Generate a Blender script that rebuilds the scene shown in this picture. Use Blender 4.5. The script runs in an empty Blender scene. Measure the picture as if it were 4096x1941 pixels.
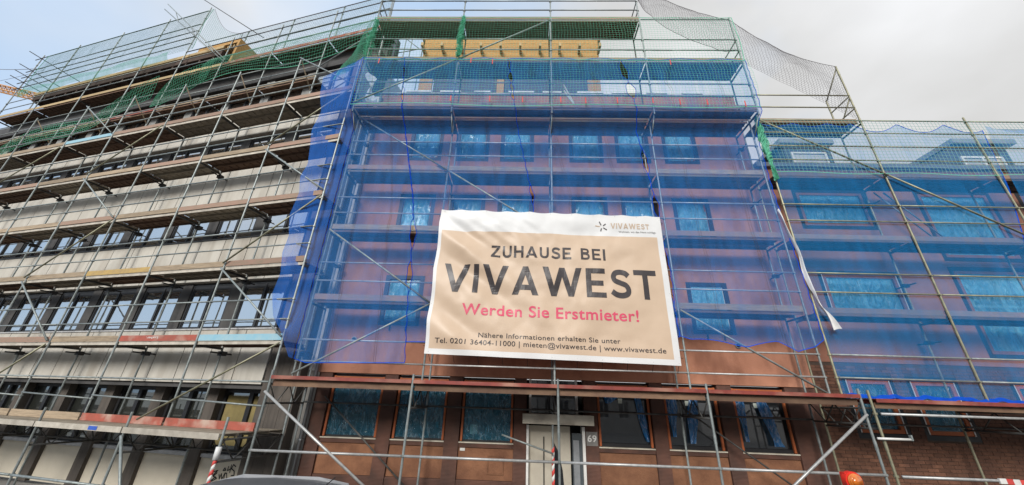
import bpy, bmesh, math, random
import numpy as np
from mathutils import Vector, Matrix, Quaternion, noise
random.seed(7)
PI = math.pi
scene = bpy.context.scene
col = scene.collection

# ------------------------------------------------------------------ camera
GZ = -0.35                                   # street level
cam_d = bpy.data.cameras.new("camera"); cam = bpy.data.objects.new("camera", cam_d); col.objects.link(cam)
PITCH, YAW, ROLL = 0.4145, -0.0347, 0.0345
fw = Vector((math.sin(YAW)*math.cos(PITCH), math.cos(YAW)*math.cos(PITCH), math.sin(PITCH)))
rt0 = Vector((math.cos(YAW), -math.sin(YAW), 0)); up0 = rt0.cross(fw)
rt = rt0*math.cos(ROLL) + up0*math.sin(ROLL); up = up0*math.cos(ROLL) - rt0*math.sin(ROLL)
m = Matrix((rt, up, -fw)).transposed().to_4x4(); m.translation = Vector((-0.783, -8.951, 2.2))
cam.matrix_world = m
cam_d.sensor_width = 36.0; cam_d.lens = 36.0*1451.15/4096
cam_d.clip_start = 0.05; cam_d.clip_end = 2000
scene.camera = cam

# ------------------------------------------------------------------ world, sun, exposure
SUN_EL, SUN_AZ = math.radians(28), math.radians(196)      # high, behind the camera's left shoulder, through thin cloud
world = bpy.data.worlds.new("World"); scene.world = world; world.use_nodes = True
nt = world.node_tree; nt.nodes.clear()
wo = nt.nodes.new("ShaderNodeOutputWorld"); bg = nt.nodes.new("ShaderNodeBackground")
sky = nt.nodes.new("ShaderNodeTexSky"); sky.sky_type = 'NISHITA'; sky.sun_disc = False
sky.sun_elevation = SUN_EL; sky.sun_rotation = SUN_AZ; sky.dust_density = 2.5; sky.air_density = 1.0
tc = nt.nodes.new("ShaderNodeTexCoord"); mp = nt.nodes.new("ShaderNodeMapping")
mp.inputs['Scale'].default_value = (1.0, 1.0, 1.7); mp.inputs['Location'].default_value = (0.35, 0.2, 0.1)
n1 = nt.nodes.new("ShaderNodeTexNoise"); n1.inputs['Scale'].default_value = 0.8; n1.inputs['Detail'].default_value = 5; n1.inputs['Roughness'].default_value = 0.5
n2 = nt.nodes.new("ShaderNodeTexNoise"); n2.inputs['Scale'].default_value = 2.1; n2.inputs['Detail'].default_value = 6; n2.inputs['Roughness'].default_value = 0.45
r1 = nt.nodes.new("ShaderNodeValToRGB"); r1.color_ramp.elements[0].position = 0.34; r1.color_ramp.elements[1].position = 0.52
r1.color_ramp.elements[0].color = (0.78, 0.78, 0.78, 1); r1.color_ramp.elements[1].color = (1, 1, 1, 1)
r2 = nt.nodes.new("ShaderNodeValToRGB"); r2.color_ramp.elements[0].position = 0.35; r2.color_ramp.elements[1].position = 0.68
r2.color_ramp.elements[0].color = (6.1, 6.1, 6.05, 1); r2.color_ramp.elements[1].color = (8.5, 8.6, 8.8, 1)
mx = nt.nodes.new("ShaderNodeMix"); mx.data_type = 'RGBA'
L = nt.links.new
L(tc.outputs['Generated'], mp.inputs['Vector']); L(mp.outputs['Vector'], n1.inputs['Vector']); L(mp.outputs['Vector'], n2.inputs['Vector'])
sx = nt.nodes.new("ShaderNodeSeparateXYZ"); L(tc.outputs['Generated'], sx.inputs[0])
gx = nt.nodes.new("ShaderNodeMath"); gx.operation = 'MULTIPLY_ADD'; gx.inputs[1].default_value = 0.16; L(sx.outputs['X'], gx.inputs[0]); L(n1.outputs['Fac'], gx.inputs[2])   # the cloud bank thickens towards the right of the street
L(gx.outputs[0], r1.inputs['Fac']); L(n2.outputs['Fac'], r2.inputs['Fac'])
hz = nt.nodes.new("ShaderNodeMix"); hz.data_type = 'RGBA'; hz.inputs[6].default_value = (5.3, 7.3, 10.0, 1)      # thin bluish haze where the cloud is open
hzf = nt.nodes.new("ShaderNodeMapRange"); hzf.inputs['From Min'].default_value = 0.30; hzf.inputs['From Max'].default_value = 0.50; L(gx.outputs[0], hzf.inputs['Value'])
L(hzf.outputs[0], hz.inputs[0]); L(r2.outputs['Color'], hz.inputs[7])
L(r1.outputs['Color'], mx.inputs[0]); L(sky.outputs['Color'], mx.inputs[6]); L(hz.outputs[2], mx.inputs[7])
L(mx.outputs[2], bg.inputs['Color']); bg.inputs['Strength'].default_value = 0.09
L(bg.outputs['Background'], wo.inputs['Surface'])
sun_d = bpy.data.lights.new("sun", 'SUN'); sun = bpy.data.objects.new("sun", sun_d); col.objects.link(sun)
sun_d.energy = 2.7; sun_d.angle = math.radians(20); sun_d.color = (1.0, 0.96, 0.9)
sd = Vector((math.sin(SUN_AZ)*math.cos(SUN_EL), math.cos(SUN_AZ)*math.cos(SUN_EL), math.sin(SUN_EL)))
sun.rotation_euler = sd.to_track_quat('Z', 'Y').to_euler(); sun.location = (0, -30, 40)
vs = scene.view_settings; vs.view_transform = 'Standard'; vs.look = 'None'; vs.gamma = 1; vs.use_curve_mapping = False; vs.exposure = 0.35
scene.cycles.use_denoising = True
scene.cycles.max_bounces = 8; scene.cycles.transparent_max_bounces = 24; scene.cycles.sample_clamp_indirect = 6

# ------------------------------------------------------------------ materials
MATS = {}
def nodes(mt):
    mt.use_nodes = True; t = mt.node_tree; t.nodes.clear()
    return t, t.nodes.new("ShaderNodeOutputMaterial")
def M(name, c1, c2=None, scale=3.0, rough=0.7, metal=0.0, bump=0.0, bscale=None, stretch=(1, 1, 1), lo=0.35, hi=0.65, rnd=0.0, spec=0.4, coat=0.0, c3=None, s3=0.6):
    """two tones blended by noise in world space, an optional third tone in larger patches or streaks, fine relief, per-object value shift"""
    mt = bpy.data.materials.new(name); t, out = nodes(mt); N = t.nodes.new; K = t.links.new
    b = N("ShaderNodeBsdfPrincipled"); K(b.outputs[0], out.inputs[0])
    b.inputs['Roughness'].default_value = rough; b.inputs['Metallic'].default_value = metal
    b.inputs['Specular IOR Level'].default_value = spec; b.inputs['Coat Weight'].default_value = coat
    c2 = c2 or tuple(x*0.75 for x in c1)
    g = N("ShaderNodeNewGeometry"); mpn = N("ShaderNodeMapping"); mpn.inputs['Scale'].default_value = stretch
    K(g.outputs['Position'], mpn.inputs['Vector'])
    nz = N("ShaderNodeTexNoise"); nz.inputs['Scale'].default_value = scale; nz.inputs['Detail'].default_value = 6; nz.inputs['Roughness'].default_value = 0.62
    K(mpn.outputs[0], nz.inputs['Vector'])
    rp = N("ShaderNodeValToRGB"); e = rp.color_ramp.elements
    e[0].position = lo; e[1].position = hi; e[0].color = (*c1, 1); e[1].color = (*c2, 1)
    K(nz.outputs['Fac'], rp.inputs['Fac']); colr = rp.outputs['Color']
    if c3:
        n3 = N("ShaderNodeTexNoise"); n3.inputs['Scale'].default_value = s3; n3.inputs['Detail'].default_value = 5
        K(mpn.outputs[0], n3.inputs['Vector'])
        r3 = N("ShaderNodeValToRGB"); r3.color_ramp.elements[0].position = 0.5; r3.color_ramp.elements[1].position = 0.72
        K(n3.outputs['Fac'], r3.inputs['Fac'])
        mm = N("ShaderNodeMix"); mm.data_type = 'RGBA'; K(r3.outputs['Color'], mm.inputs[0]); K(colr, mm.inputs[6]); mm.inputs[7].default_value = (*c3, 1); colr = mm.outputs[2]
    if rnd:
        oi = N("ShaderNodeObjectInfo"); mr = N("ShaderNodeMapRange"); mr.inputs['To Min'].default_value = 1-rnd; mr.inputs['To Max'].default_value = 1+rnd
        K(oi.outputs['Random'], mr.inputs['Value'])
        hs = N("ShaderNodeHueSaturation"); K(mr.outputs[0], hs.inputs['Value']); K(colr, hs.inputs['Color']); colr = hs.outputs['Color']
    K(colr, b.inputs['Base Color'])
    if bump:
        nb = N("ShaderNodeTexNoise"); nb.inputs['Scale'].default_value = bscale or scale*8; nb.inputs['Detail'].default_value = 4
        K(mpn.outputs[0], nb.inputs['Vector'])
        bp = N("ShaderNodeBump"); bp.inputs['Strength'].default_value = bump; bp.inputs['Distance'].default_value = 0.02
        K(nb.outputs['Fac'], bp.inputs['Height']); K(bp.outputs[0], b.inputs['Normal'])
    MATS[name] = mt; return mt
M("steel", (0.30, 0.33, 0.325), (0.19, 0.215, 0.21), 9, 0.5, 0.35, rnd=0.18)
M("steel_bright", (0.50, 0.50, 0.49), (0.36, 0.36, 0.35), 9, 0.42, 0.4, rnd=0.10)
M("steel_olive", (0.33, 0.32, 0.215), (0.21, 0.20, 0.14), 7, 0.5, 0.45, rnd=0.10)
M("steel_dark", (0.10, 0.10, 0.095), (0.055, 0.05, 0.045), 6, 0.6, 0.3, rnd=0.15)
M("plank_beige", (0.40, 0.31, 0.21), (0.25, 0.19, 0.13), 5, 0.8, stretch=(.5, .5, 5), bump=.3, rnd=0.2)
M("plank_pink", (0.34, 0.205, 0.155), (0.26, 0.195, 0.14), 5, 0.8, stretch=(.7, .7, 4), bump=.3, rnd=0.15)
M("plank_yellow", (0.50, 0.34, 0.11), (0.36, 0.25, 0.12), 5, 0.8, rnd=0.1)
M("plank_red", (0.36, 0.085, 0.055), (0.26, 0.075, 0.05), 5, 0.65, bump=.2, rnd=0.1, c3=(.42, .30, .24), s3=2.2)
M("plank_blue", (0.22, 0.42, 0.52), (0.30, 0.45, 0.50), 5, 0.6, rnd=0.05)
M("deck_edge", (0.55, 0.50, 0.42), (0.38, 0.34, 0.28), 4, 0.6, 0.2, rnd=0.12)
M("deck_steel", (0.34, 0.29, 0.22), (0.22, 0.185, 0.14), 4, 0.7, 0.25, rnd=0.2, stretch=(1, 4, 1))
M("deck_ply", (0.19, 0.115, 0.07), (0.11, 0.06, 0.04), 4, 0.75, rnd=0.25, stretch=(.5, 4, 1))
M("deck_ply_pale", (0.25, 0.20, 0.12), (0.16, 0.12, 0.075), 4, 0.75, rnd=0.15, stretch=(.5, 4, 1))
M("deck_red", (0.26, 0.05, 0.035), (0.17, 0.035, 0.03), 5, 0.6, rnd=0.15, c3=(.34, .17, .12), s3=1.5)
M("concrete_panel", (0.53, 0.505, 0.45), (0.45, 0.425, 0.375), 1.2, 0.85, stretch=(2.2, 2.2, .35), bump=.25, bscale=30, rnd=0.05, c3=(.35, .315, .265), s3=.8)
M("plinth_panel", (0.66, 0.60, 0.49), (0.60, 0.545, 0.44), 1.5, 0.85, bump=.2, bscale=40, rnd=0.03)
M("facade_dark", (0.075, 0.072, 0.07), (0.05, 0.048, 0.047), 2, 0.75, bump=.15, rnd=0.08)
M("pier_brown", (0.115, 0.098, 0.083), (0.07, 0.06, 0.052), 1.6, 0.85, stretch=(3, 3, .4), bump=.3, bscale=25, rnd=0.05)
M("pier_grey", (0.30, 0.30, 0.29), (0.22, 0.22, 0.21), 3, 0.8, rnd=0.05)
M("render_brown", (0.48, 0.225, 0.14), (0.40, 0.18, 0.11), 1.6, 0.9, bump=.45, bscale=35, stretch=(1.4, 1, .7), c3=(.27, .115, .07), s3=.8)
M("render_right", (0.42, 0.19, 0.12), (0.33, 0.145, 0.09), 1.3, 0.9, bump=.35, bscale=35, c3=(.20, .085, .055), s3=.5)
M("panel_orange", (0.25, 0.115, 0.06), (0.165, 0.072, 0.038), 3.0, 0.85, bump=.5, bscale=40, rnd=0.14, c3=(.12, .05, .028), s3=1.3)
M("mortar", (0.10, 0.068, 0.05), (0.075, 0.05, 0.038), 4, 0.95)
M("brick", (0.17, 0.078, 0.046), (0.11, 0.05, 0.031), 6, 0.85, bump=.4, bscale=50, rnd=0.28, c3=(.10, .047, .032), s3=1.2)
M("black_frame", (0.014, 0.014, 0.016), (0.02, 0.02, 0.022), 4, 0.5)
M("window_anthracite", (0.035, 0.037, 0.04), (0.028, 0.029, 0.032), 4, 0.45)
M("frame_orange", (0.45, 0.12, 0.035), (0.35, 0.09, 0.03), 6, 0.6)
M("frame_brown", (0.30, 0.11, 0.06), (0.22, 0.08, 0.05), 6, 0.6)
M("frame_white", (0.72, 0.71, 0.68), (0.60, 0.59, 0.56), 5, 0.5)
M("sill_grey", (0.50, 0.50, 0.50), (0.36, 0.36, 0.36), 6, 0.6)
M("stone_cream", (0.62, 0.57, 0.47), (0.52, 0.47, 0.385), 3, 0.85, bump=.2, c3=(.33, .29, .235), s3=2.2)
M("door_cream", (0.47, 0.43, 0.35), (0.41, 0.37, 0.30), 3, 0.6)
M("dark_inside", (0.02, 0.02, 0.02), (0.012, 0.012, 0.012), 2, 0.9)
M("panel_pale", (0.78, 0.80, 0.80), (0.68, 0.70, 0.70), 2, 0.7)
M("pale_curtain", (0.27, 0.215, 0.085), (0.20, 0.16, 0.07), 3, 0.9)
M("osb", (0.47, 0.275, 0.095), (0.33, 0.185, 0.065), 14, 0.8, bump=.3, rnd=0.12)
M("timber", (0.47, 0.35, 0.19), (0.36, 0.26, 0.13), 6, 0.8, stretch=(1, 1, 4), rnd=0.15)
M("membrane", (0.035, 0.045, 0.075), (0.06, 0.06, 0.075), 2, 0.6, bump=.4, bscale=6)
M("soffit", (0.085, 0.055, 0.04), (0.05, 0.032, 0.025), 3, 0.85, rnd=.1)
M("membrane_red", (0.20, 0.045, 0.04), (0.13, 0.03, 0.03), 3, 0.8)
M("zinc", (0.30, 0.315, 0.33), (0.23, 0.24, 0.25), 4, 0.45, 0.4)
M("slate", (0.07, 0.085, 0.095), (0.05, 0.06, 0.065), 4, 0.6)
M("banner_white", (0.66, 0.66, 0.655), (0.62, 0.62, 0.615), 2, 0.42, spec=.35)
M("banner_beige", (0.56, 0.425, 0.31), (0.53, 0.40, 0.29), 1.5, 0.42, spec=.35)
M("ink_dark", (0.040, 0.034, 0.036), (0.05, 0.043, 0.045), 2, 0.38, spec=.4)
M("ink_pink", (0.62, 0.075, 0.14), (0.58, 0.07, 0.13), 2, 0.42)
M("ink_tan", (0.50, 0.38, 0.28), (0.48, 0.36, 0.26), 2, 0.45)
M("cord_green", (0.09, 0.42, 0.25), (0.14, 0.50, 0.33), 5, 0.7)
M("cord_pale", (0.20, 0.36, 0.33), (0.14, 0.30, 0.27), 5, 0.7)
M("cord_dark", (0.10, 0.085, 0.09), (0.07, 0.06, 0.065), 5, 0.7)
M("tie_red", (0.65, 0.07, 0.06), None, 4, 0.6)
M("tie_black", (0.02, 0.02, 0.02), None, 4, 0.6)
M("tarp_white", (0.74, 0.74, 0.73), (0.62, 0.62, 0.62), 3, 0.5, bump=.4, bscale=9)
M("car_silver", (0.40, 0.41, 0.43), (0.37, 0.38, 0.40), 2, 0.35, 0.5, coat=.5)
M("car_roof", (0.11, 0.115, 0.12), (0.09, 0.095, 0.10), 2, 0.5, 0.0, coat=.1)
M("rubber", (0.02, 0.02, 0.02), None, 4, 0.9)
M("tail_red", (0.35, 0.01, 0.012), None, 4, 0.15, coat=1)
M("lamp_red", (0.75, 0.035, 0.02), (0.65, 0.03, 0.02), 6, 0.4)
M("lamp_orange", (0.72, 0.20, 0.02), (0.50, 0.12, 0.015), 24, 0.15, coat=1)
M("asphalt", (0.055, 0.055, 0.056), (0.04, 0.04, 0.041), 5, 0.9, bump=.4, bscale=60)
M("paving", (0.32, 0.31, 0.295), (0.25, 0.245, 0.235), 3, 0.9, bump=.3)
M("crane_yellow", (0.62, 0.30, 0.08), (0.50, 0.24, 0.07), 1, 0.6)
M("plaster_cream", (0.62, 0.57, 0.46), (0.55, 0.50, 0.40), 1, 0.9)
M("plaster_white", (0.72, 0.71, 0.68), (0.64, 0.63, 0.60), 1, 0.9)
M("plaster_grey", (0.52, 0.51, 0.49), (0.45, 0.44, 0.42), 1, 0.9)
M("sticker_blue", (0.05, 0.13, 0.55), None, 4, 0.5)
M("spray_black", (0.02, 0.02, 0.02), None, 4, 0.7)
M("note_pale", (0.66, 0.70, 0.60), None, 4, 0.7)

def ribbed_tile():
    mt = bpy.data.materials.new("tile_ribbed"); t, out = nodes(mt); N = t.nodes.new; K = t.links.new
    b = N("ShaderNodeBsdfPrincipled"); K(b.outputs[0], out.inputs[0]); b.inputs['Roughness'].default_value = .8
    g = N("ShaderNodeNewGeometry"); sp = N("ShaderNodeSeparateXYZ"); K(g.outputs['Position'], sp.inputs[0])
    mu = N("ShaderNodeMath"); mu.operation = 'MULTIPLY'; mu.inputs[1].default_value = 2*PI/0.026; K(sp.outputs['Z'], mu.inputs[0])
    si = N("ShaderNodeMath"); si.operation = 'SINE'; K(mu.outputs[0], si.inputs[0])
    nz = N("ShaderNodeTexNoise"); nz.inputs['Scale'].default_value = 2.5; nz.inputs['Detail'].default_value = 5; K(g.outputs['Position'], nz.inputs['Vector'])
    rp = N("ShaderNodeValToRGB"); e = rp.color_ramp.elements; e[0].position = .35; e[1].position = .68; e[0].color = (.135, .06, .041, 1); e[1].color = (.075, .038, .028, 1); K(nz.outputs['Fac'], rp.inputs[0])
    K(rp.outputs[0], b.inputs['Base Color'])
    bp = N("ShaderNodeBump"); bp.inputs['Strength'].default_value = .6; bp.inputs['Distance'].default_value = .006; K(si.outputs[0], bp.inputs['Height']); K(bp.outputs[0], b.inputs['Normal'])
    MATS["tile_ribbed"] = mt
    m2 = mt.copy(); m2.name = "tile_ribbed_grey"; MATS["tile_ribbed_grey"] = m2
    for n in m2.node_tree.nodes:
        if n.type == 'VALTORGB': n.color_ramp.elements[0].color = (.26, .25, .235, 1); n.color_ramp.elements[1].color = (.18, .17, .16, 1)
ribbed_tile()

def glass(name, base, fac, tint=(1, 1, 1), rough=0.015, wob=0.0):
    mt = bpy.data.materials.new(name); t, out = nodes(mt); N = t.nodes.new; K = t.links.new
    d = N("ShaderNodeBsdfPrincipled"); d.inputs['Base Color'].default_value = (*base, 1); d.inputs['Roughness'].default_value = .3
    gl = N("ShaderNodeBsdfGlossy"); gl.inputs['Color'].default_value = (*tint, 1); gl.inputs['Roughness'].default_value = rough
    mi = N("ShaderNodeMixShader"); mi.inputs[0].default_value = fac; K(d.outputs[0], mi.inputs[1]); K(gl.outputs[0], mi.inputs[2]); K(mi.outputs[0], out.inputs[0])
    if wob:
        g = N("ShaderNodeNewGeometry"); nz = N("ShaderNodeTexNoise"); nz.inputs['Scale'].default_value = 1.3; nz.inputs['Detail'].default_value = 2; K(g.outputs['Position'], nz.inputs['Vector'])
        bp = N("ShaderNodeBump"); bp.inputs['Strength'].default_value = wob; bp.inputs['Distance'].default_value = .02; K(nz.outputs['Fac'], bp.inputs['Height']); K(bp.outputs[0], gl.inputs['Normal'])
    MATS[name] = mt
glass("glass_coated", (.05, .055, .055), .62, (1.0, .985, .96), wob=.12)
glass("glass_ground", (.02, .022, .018), .22, (.95, 1, .97), wob=.15)
glass("glass_dark", (.008, .01, .012), .075)
glass("glass_car", (.05, .06, .06), .35)

def film(name, colr, cover, rough=.18, crease=.75):
    """thin plastic sheet taped over a window: partly see-through, glossy, crumpled"""
    mt = bpy.data.materials.new(name); t, out = nodes(mt); N = t.nodes.new; K = t.links.new
    p = N("ShaderNodeBsdfPrincipled"); p.inputs['Base Color'].default_value = (*colr, 1); p.inputs['Roughness'].default_value = rough; p.inputs['Specular IOR Level'].default_value = 1.0; p.inputs['Coat Weight'].default_value = .6; p.inputs['Coat Roughness'].default_value = .05
    tl = N("ShaderNodeBsdfTranslucent"); tl.inputs['Color'].default_value = (*colr, 1)
    m0 = N("ShaderNodeMixShader"); m0.inputs[0].default_value = .25; K(p.outputs[0], m0.inputs[1]); K(tl.outputs[0], m0.inputs[2])
    tr = N("ShaderNodeBsdfTransparent"); tr.inputs['Color'].default_value = (.62, .86, .97, 1)
    mi = N("ShaderNodeMixShader"); K(tr.outputs[0], mi.inputs[1]); K(m0.outputs[0], mi.inputs[2]); K(mi.outputs[0], out.inputs[0])
    g = N("ShaderNodeNewGeometry"); mpn = N("ShaderNodeMapping"); mpn.inputs['Rotation'].default_value = (0, .5, 0); mpn.inputs['Scale'].default_value = (1.6, 1, .7); K(g.outputs['Position'], mpn.inputs[0])
    nz = N("ShaderNodeTexNoise"); nz.inputs['Scale'].default_value = 5; nz.inputs['Detail'].default_value = 7; nz.inputs['Distortion'].default_value = 1.5; K(mpn.outputs[0], nz.inputs['Vector'])
    mr = N("ShaderNodeMapRange"); mr.inputs['From Min'].default_value = .3; mr.inputs['From Max'].default_value = .7; mr.inputs['To Min'].default_value = cover-.18; mr.inputs['To Max'].default_value = cover+.18; K(nz.outputs['Fac'], mr.inputs[0]); K(mr.outputs[0], mi.inputs[0])
    w2 = N("ShaderNodeTexNoise"); w2.inputs['Scale'].default_value = 2.3; w2.inputs['Detail'].default_value = 5; w2.inputs['Distortion'].default_value = 2.2; K(mpn.outputs[0], w2.inputs['Vector'])
    sb = N("ShaderNodeMath"); sb.operation = 'SUBTRACT'; sb.inputs[1].default_value = .5; K(w2.outputs['Fac'], sb.inputs[0])
    abn = N("ShaderNodeMath"); abn.operation = 'ABSOLUTE'; K(sb.outputs[0], abn.inputs[0])
    cr_ = N("ShaderNodeMapRange"); cr_.inputs['From Min'].default_value = 0.0; cr_.inputs['From Max'].default_value = .045; cr_.inputs['To Min'].default_value = crease; cr_.inputs['To Max'].default_value = 0.0; K(abn.outputs[0], cr_.inputs[0])   # pale fold lines: wrinkle highlights painted in, and the milkier doubled sheet
    cm = N("ShaderNodeMix"); cm.data_type = 'RGBA'; K(cr_.outputs[0], cm.inputs[0]); cm.inputs[6].default_value = (*colr, 1); cm.inputs[7].default_value = (*[min(1, .42+.6*q) for q in colr], 1); K(cm.outputs[2], p.inputs['Base Color'])
    bp = N("ShaderNodeBump"); bp.inputs['Strength'].default_value = 1.0; bp.inputs['Distance'].default_value = .12; K(nz.outputs['Fac'], bp.inputs['Height']); K(bp.outputs[0], p.inputs['Normal'])
    MATS[name] = mt
film("film_blue", (.16, .60, .82), .60, .16, .3)
film("film_teal", (.03, .23, .36), .52, .07)
film("film_strip", (.02, .20, .52), .85, .15)

def netting(name, colr, cover, var=.10):
    """fine woven debris netting: the mesh lets part of the light straight through, the threads scatter the rest"""
    mt = bpy.data.materials.new(name); t, out = nodes(mt); N = t.nodes.new; K = t.links.new
    d = N("ShaderNodeBsdfDiffuse"); d.inputs['Color'].default_value = (*colr, 1); tl = N("ShaderNodeBsdfTranslucent"); tl.inputs['Color'].default_value = (*colr, 1)
    m0 = N("ShaderNodeMixShader"); m0.inputs[0].default_value = .4; K(d.outputs[0], m0.inputs[1]); K(tl.outputs[0], m0.inputs[2])
    tr = N("ShaderNodeBsdfTransparent"); mi = N("ShaderNodeMixShader"); K(tr.outputs[0], mi.inputs[1]); K(m0.outputs[0], mi.inputs[2]); K(mi.outputs[0], out.inputs[0])
    g = N("ShaderNodeNewGeometry"); mpn = N("ShaderNodeMapping"); mpn.inputs['Scale'].default_value = (3, 1, .5); K(g.outputs['Position'], mpn.inputs[0])
    nz = N("ShaderNodeTexNoise"); nz.inputs['Scale'].default_value = 1.6; nz.inputs['Detail'].default_value = 6; K(mpn.outputs[0], nz.inputs['Vector'])
    mr = N("ShaderNodeMapRange"); mr.inputs['From Min'].default_value = .3; mr.inputs['From Max'].default_value = .7; mr.inputs['To Min'].default_value = cover-var; mr.inputs['To Max'].default_value = cover+var; K(nz.outputs['Fac'], mr.inputs[0]); K(mr.outputs[0], mi.inputs[0])
    MATS[name] = mt
netting("net_blue", (.055, .31, .84), .32, .09)
netting("net_blue_side", (.05, .24, .84), .47, .10)
netting("net_blue_dense", (.015, .13, .75), .78)
netting("net_blue_right", (.03, .33, .80), .36, .08)
netting("net_green_fine", (.07, .36, .22), .36)

# ------------------------------------------------------------------ helpers
CACHE = {}
def link(name, data, parent=None, mat=None, loc=None):
    o = bpy.data.objects.new(name, data); col.objects.link(o)
    if parent is not None: o.parent = parent
    if loc is not None: o.location = loc
    if mat is not None and data is not None and not data.materials: data.materials.append(MATS[mat])
    return o
def thing(name, label, cat, loc=(0, 0, GZ), rz=0.0, group=None):
    o = bpy.data.objects.new(name, None); col.objects.link(o); o.location = loc; o.rotation_euler = (0, 0, rz)
    o.empty_display_size = .2; tag(o, label, cat, group); return o
def tag(o, label, cat, group=None):
    o['label'] = label; o['category'] = cat
    if group: o['group'] = group
    return o
def mesh(name, verts, faces, smooth=False):
    me = bpy.data.meshes.new(name); me.from_pydata([tuple(v) for v in verts], [], faces); me.update()
    if smooth: me.shade_smooth()
    return me
BOXF = [(0, 3, 2, 1), (4, 5, 6, 7), (0, 1, 5, 4), (1, 2, 6, 5), (2, 3, 7, 6), (3, 0, 4, 7)]
def boxv(x0, x1, y0, y1, z0, z1):
    return [(x0, y0, z0), (x1, y0, z0), (x1, y1, z0), (x0, y1, z0), (x0, y0, z1), (x1, y0, z1), (x1, y1, z1), (x0, y1, z1)]
def zoff(parent):
    return GZ if parent is not None and parent.type == 'EMPTY' and parent.parent is None else 0.0
def local(parent, x, y, z):
    """children are given in the thing's plan axes with heights measured from the datum; sub-parts subtract their part's own place"""
    if parent is None: return Vector((x, y, z))
    if parent.parent is None and parent.type == 'MESH': return Vector((x, y, z)) - parent.location
    if parent.parent is None: return Vector((x, y, z - parent.location.z))
    return Vector((x, y, z)) - parent.location - Vector((0, 0, parent.parent.location.z))
def box(parent, name, mat, x0, x1, y0, y1, z0, z1, bev=0.0):
    d = (round(x1-x0, 3), round(y1-y0, 3), round(z1-z0, 3)); key = ('box', d, mat, bev)
    if key not in CACHE:
        me = mesh(name, boxv(-d[0]/2, d[0]/2, -d[1]/2, d[1]/2, -d[2]/2, d[2]/2), BOXF)
        if bev:
            bm = bmesh.new(); bm.from_mesh(me); bmesh.ops.bevel(bm, geom=bm.edges[:], offset=bev, segments=2, affect='EDGES', profile=.6); bm.to_mesh(me); bm.free()
        me.materials.append(MATS[mat]); CACHE[key] = me
    return link(name, CACHE[key], parent, None, local(parent, (x0+x1)/2, (y0+y1)/2, (z0+z1)/2))
def cyl_mesh(r, l, seg=8):
    v = []; f = []
    for k in range(seg):
        a = 2*PI*k/seg; v += [(r*math.cos(a), r*math.sin(a), -l/2), (r*math.cos(a), r*math.sin(a), l/2)]
    for k in range(seg):
        a, b = 2*k, 2*((k+1) % seg); f.append((a, b, b+1, a+1))
    f.append(tuple(2*k for k in reversed(range(seg)))); f.append(tuple(2*k+1 for k in range(seg)))
    return v, f
def tube(parent, name, mat, p, q, r=.024, seg=8):
    p, q = Vector(p), Vector(q); d = q-p; l = round(d.length, 2); key = ('tube', r, l, mat, seg)
    if key not in CACHE:
        v, f = cyl_mesh(r, l, seg); me = mesh(name, v, f, True); me.materials.append(MATS[mat]); CACHE[key] = me
    c = (p+q)/2
    o = link(name, CACHE[key], parent, None, local(parent, *c)); o.rotation_mode = 'QUATERNION'; o.rotation_quaternion = d.to_track_quat('Z', 'Y'); return o
def joined(pieces):
    V = []; F = []
    for v, f in pieces:
        n = len(V); V += v; F += [tuple(i+n for i in ff) for ff in f]
    return V, F
def standard(parent, mat, x, y, z0, z1, collars=(), r=.0242, name='standard'):
    """an upright: tube with the wedge-lock cups where the rails hook in"""
    key = ('std', round(z1-z0, 2), tuple(round(c-z0, 2) for c in collars), mat, r)
    if key not in CACHE:
        ps = [cyl_mesh(r, z1-z0)]
        for c in collars:
            v, f = cyl_mesh(r*1.75, .035, 8); ps.append(([(a, b, w+c-(z0+z1)/2) for a, b, w in v], f))
        v, f = cyl_mesh(r*1.18, .16, 8)
        for c in np.arange(z0+2.0, z1-.3, 2.0): ps.append(([(a, b, w+c-(z0+z1)/2) for a, b, w in v], f))
        me = mesh(name, *joined(ps)); me.materials.append(MATS[mat]); CACHE[key] = me
    return link(name, CACHE[key], parent, None, local(parent, x, y, (z0+z1)/2))
def plank(parent, mat, x0, x1, y0, y1, z, edge=None, name='deck_plank', ribs=True):
    """hollow scaffold plank lying along x: sheet, folded edges and cross ribs underneath"""
    lx, ly = round(x1-x0, 2), round(y1-y0, 2); key = ('plank', lx, ly, mat, ribs)
    if key not in CACHE:
        ps = [(boxv(-lx/2, lx/2, -ly/2, ly/2, -.012, 0), BOXF), (boxv(-lx/2, lx/2, -ly/2, -ly/2+.016, -.07, -.012), BOXF), (boxv(-lx/2, lx/2, ly/2-.016, ly/2, -.07, -.012), BOXF)]
        if ribs:
            for k in range(1, int(lx/.3)):
                xx = -lx/2+k*.3; ps.append((boxv(xx, xx+.02, -ly/2+.016, ly/2-.016, -.035, -.012), BOXF))
        me = mesh(name, *joined(ps)); me.materials.append(MATS[mat]); CACHE[key] = me
    return link(name, CACHE[key], parent, None, local(parent, (x0+x1)/2, (y0+y1)/2, z))
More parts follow.
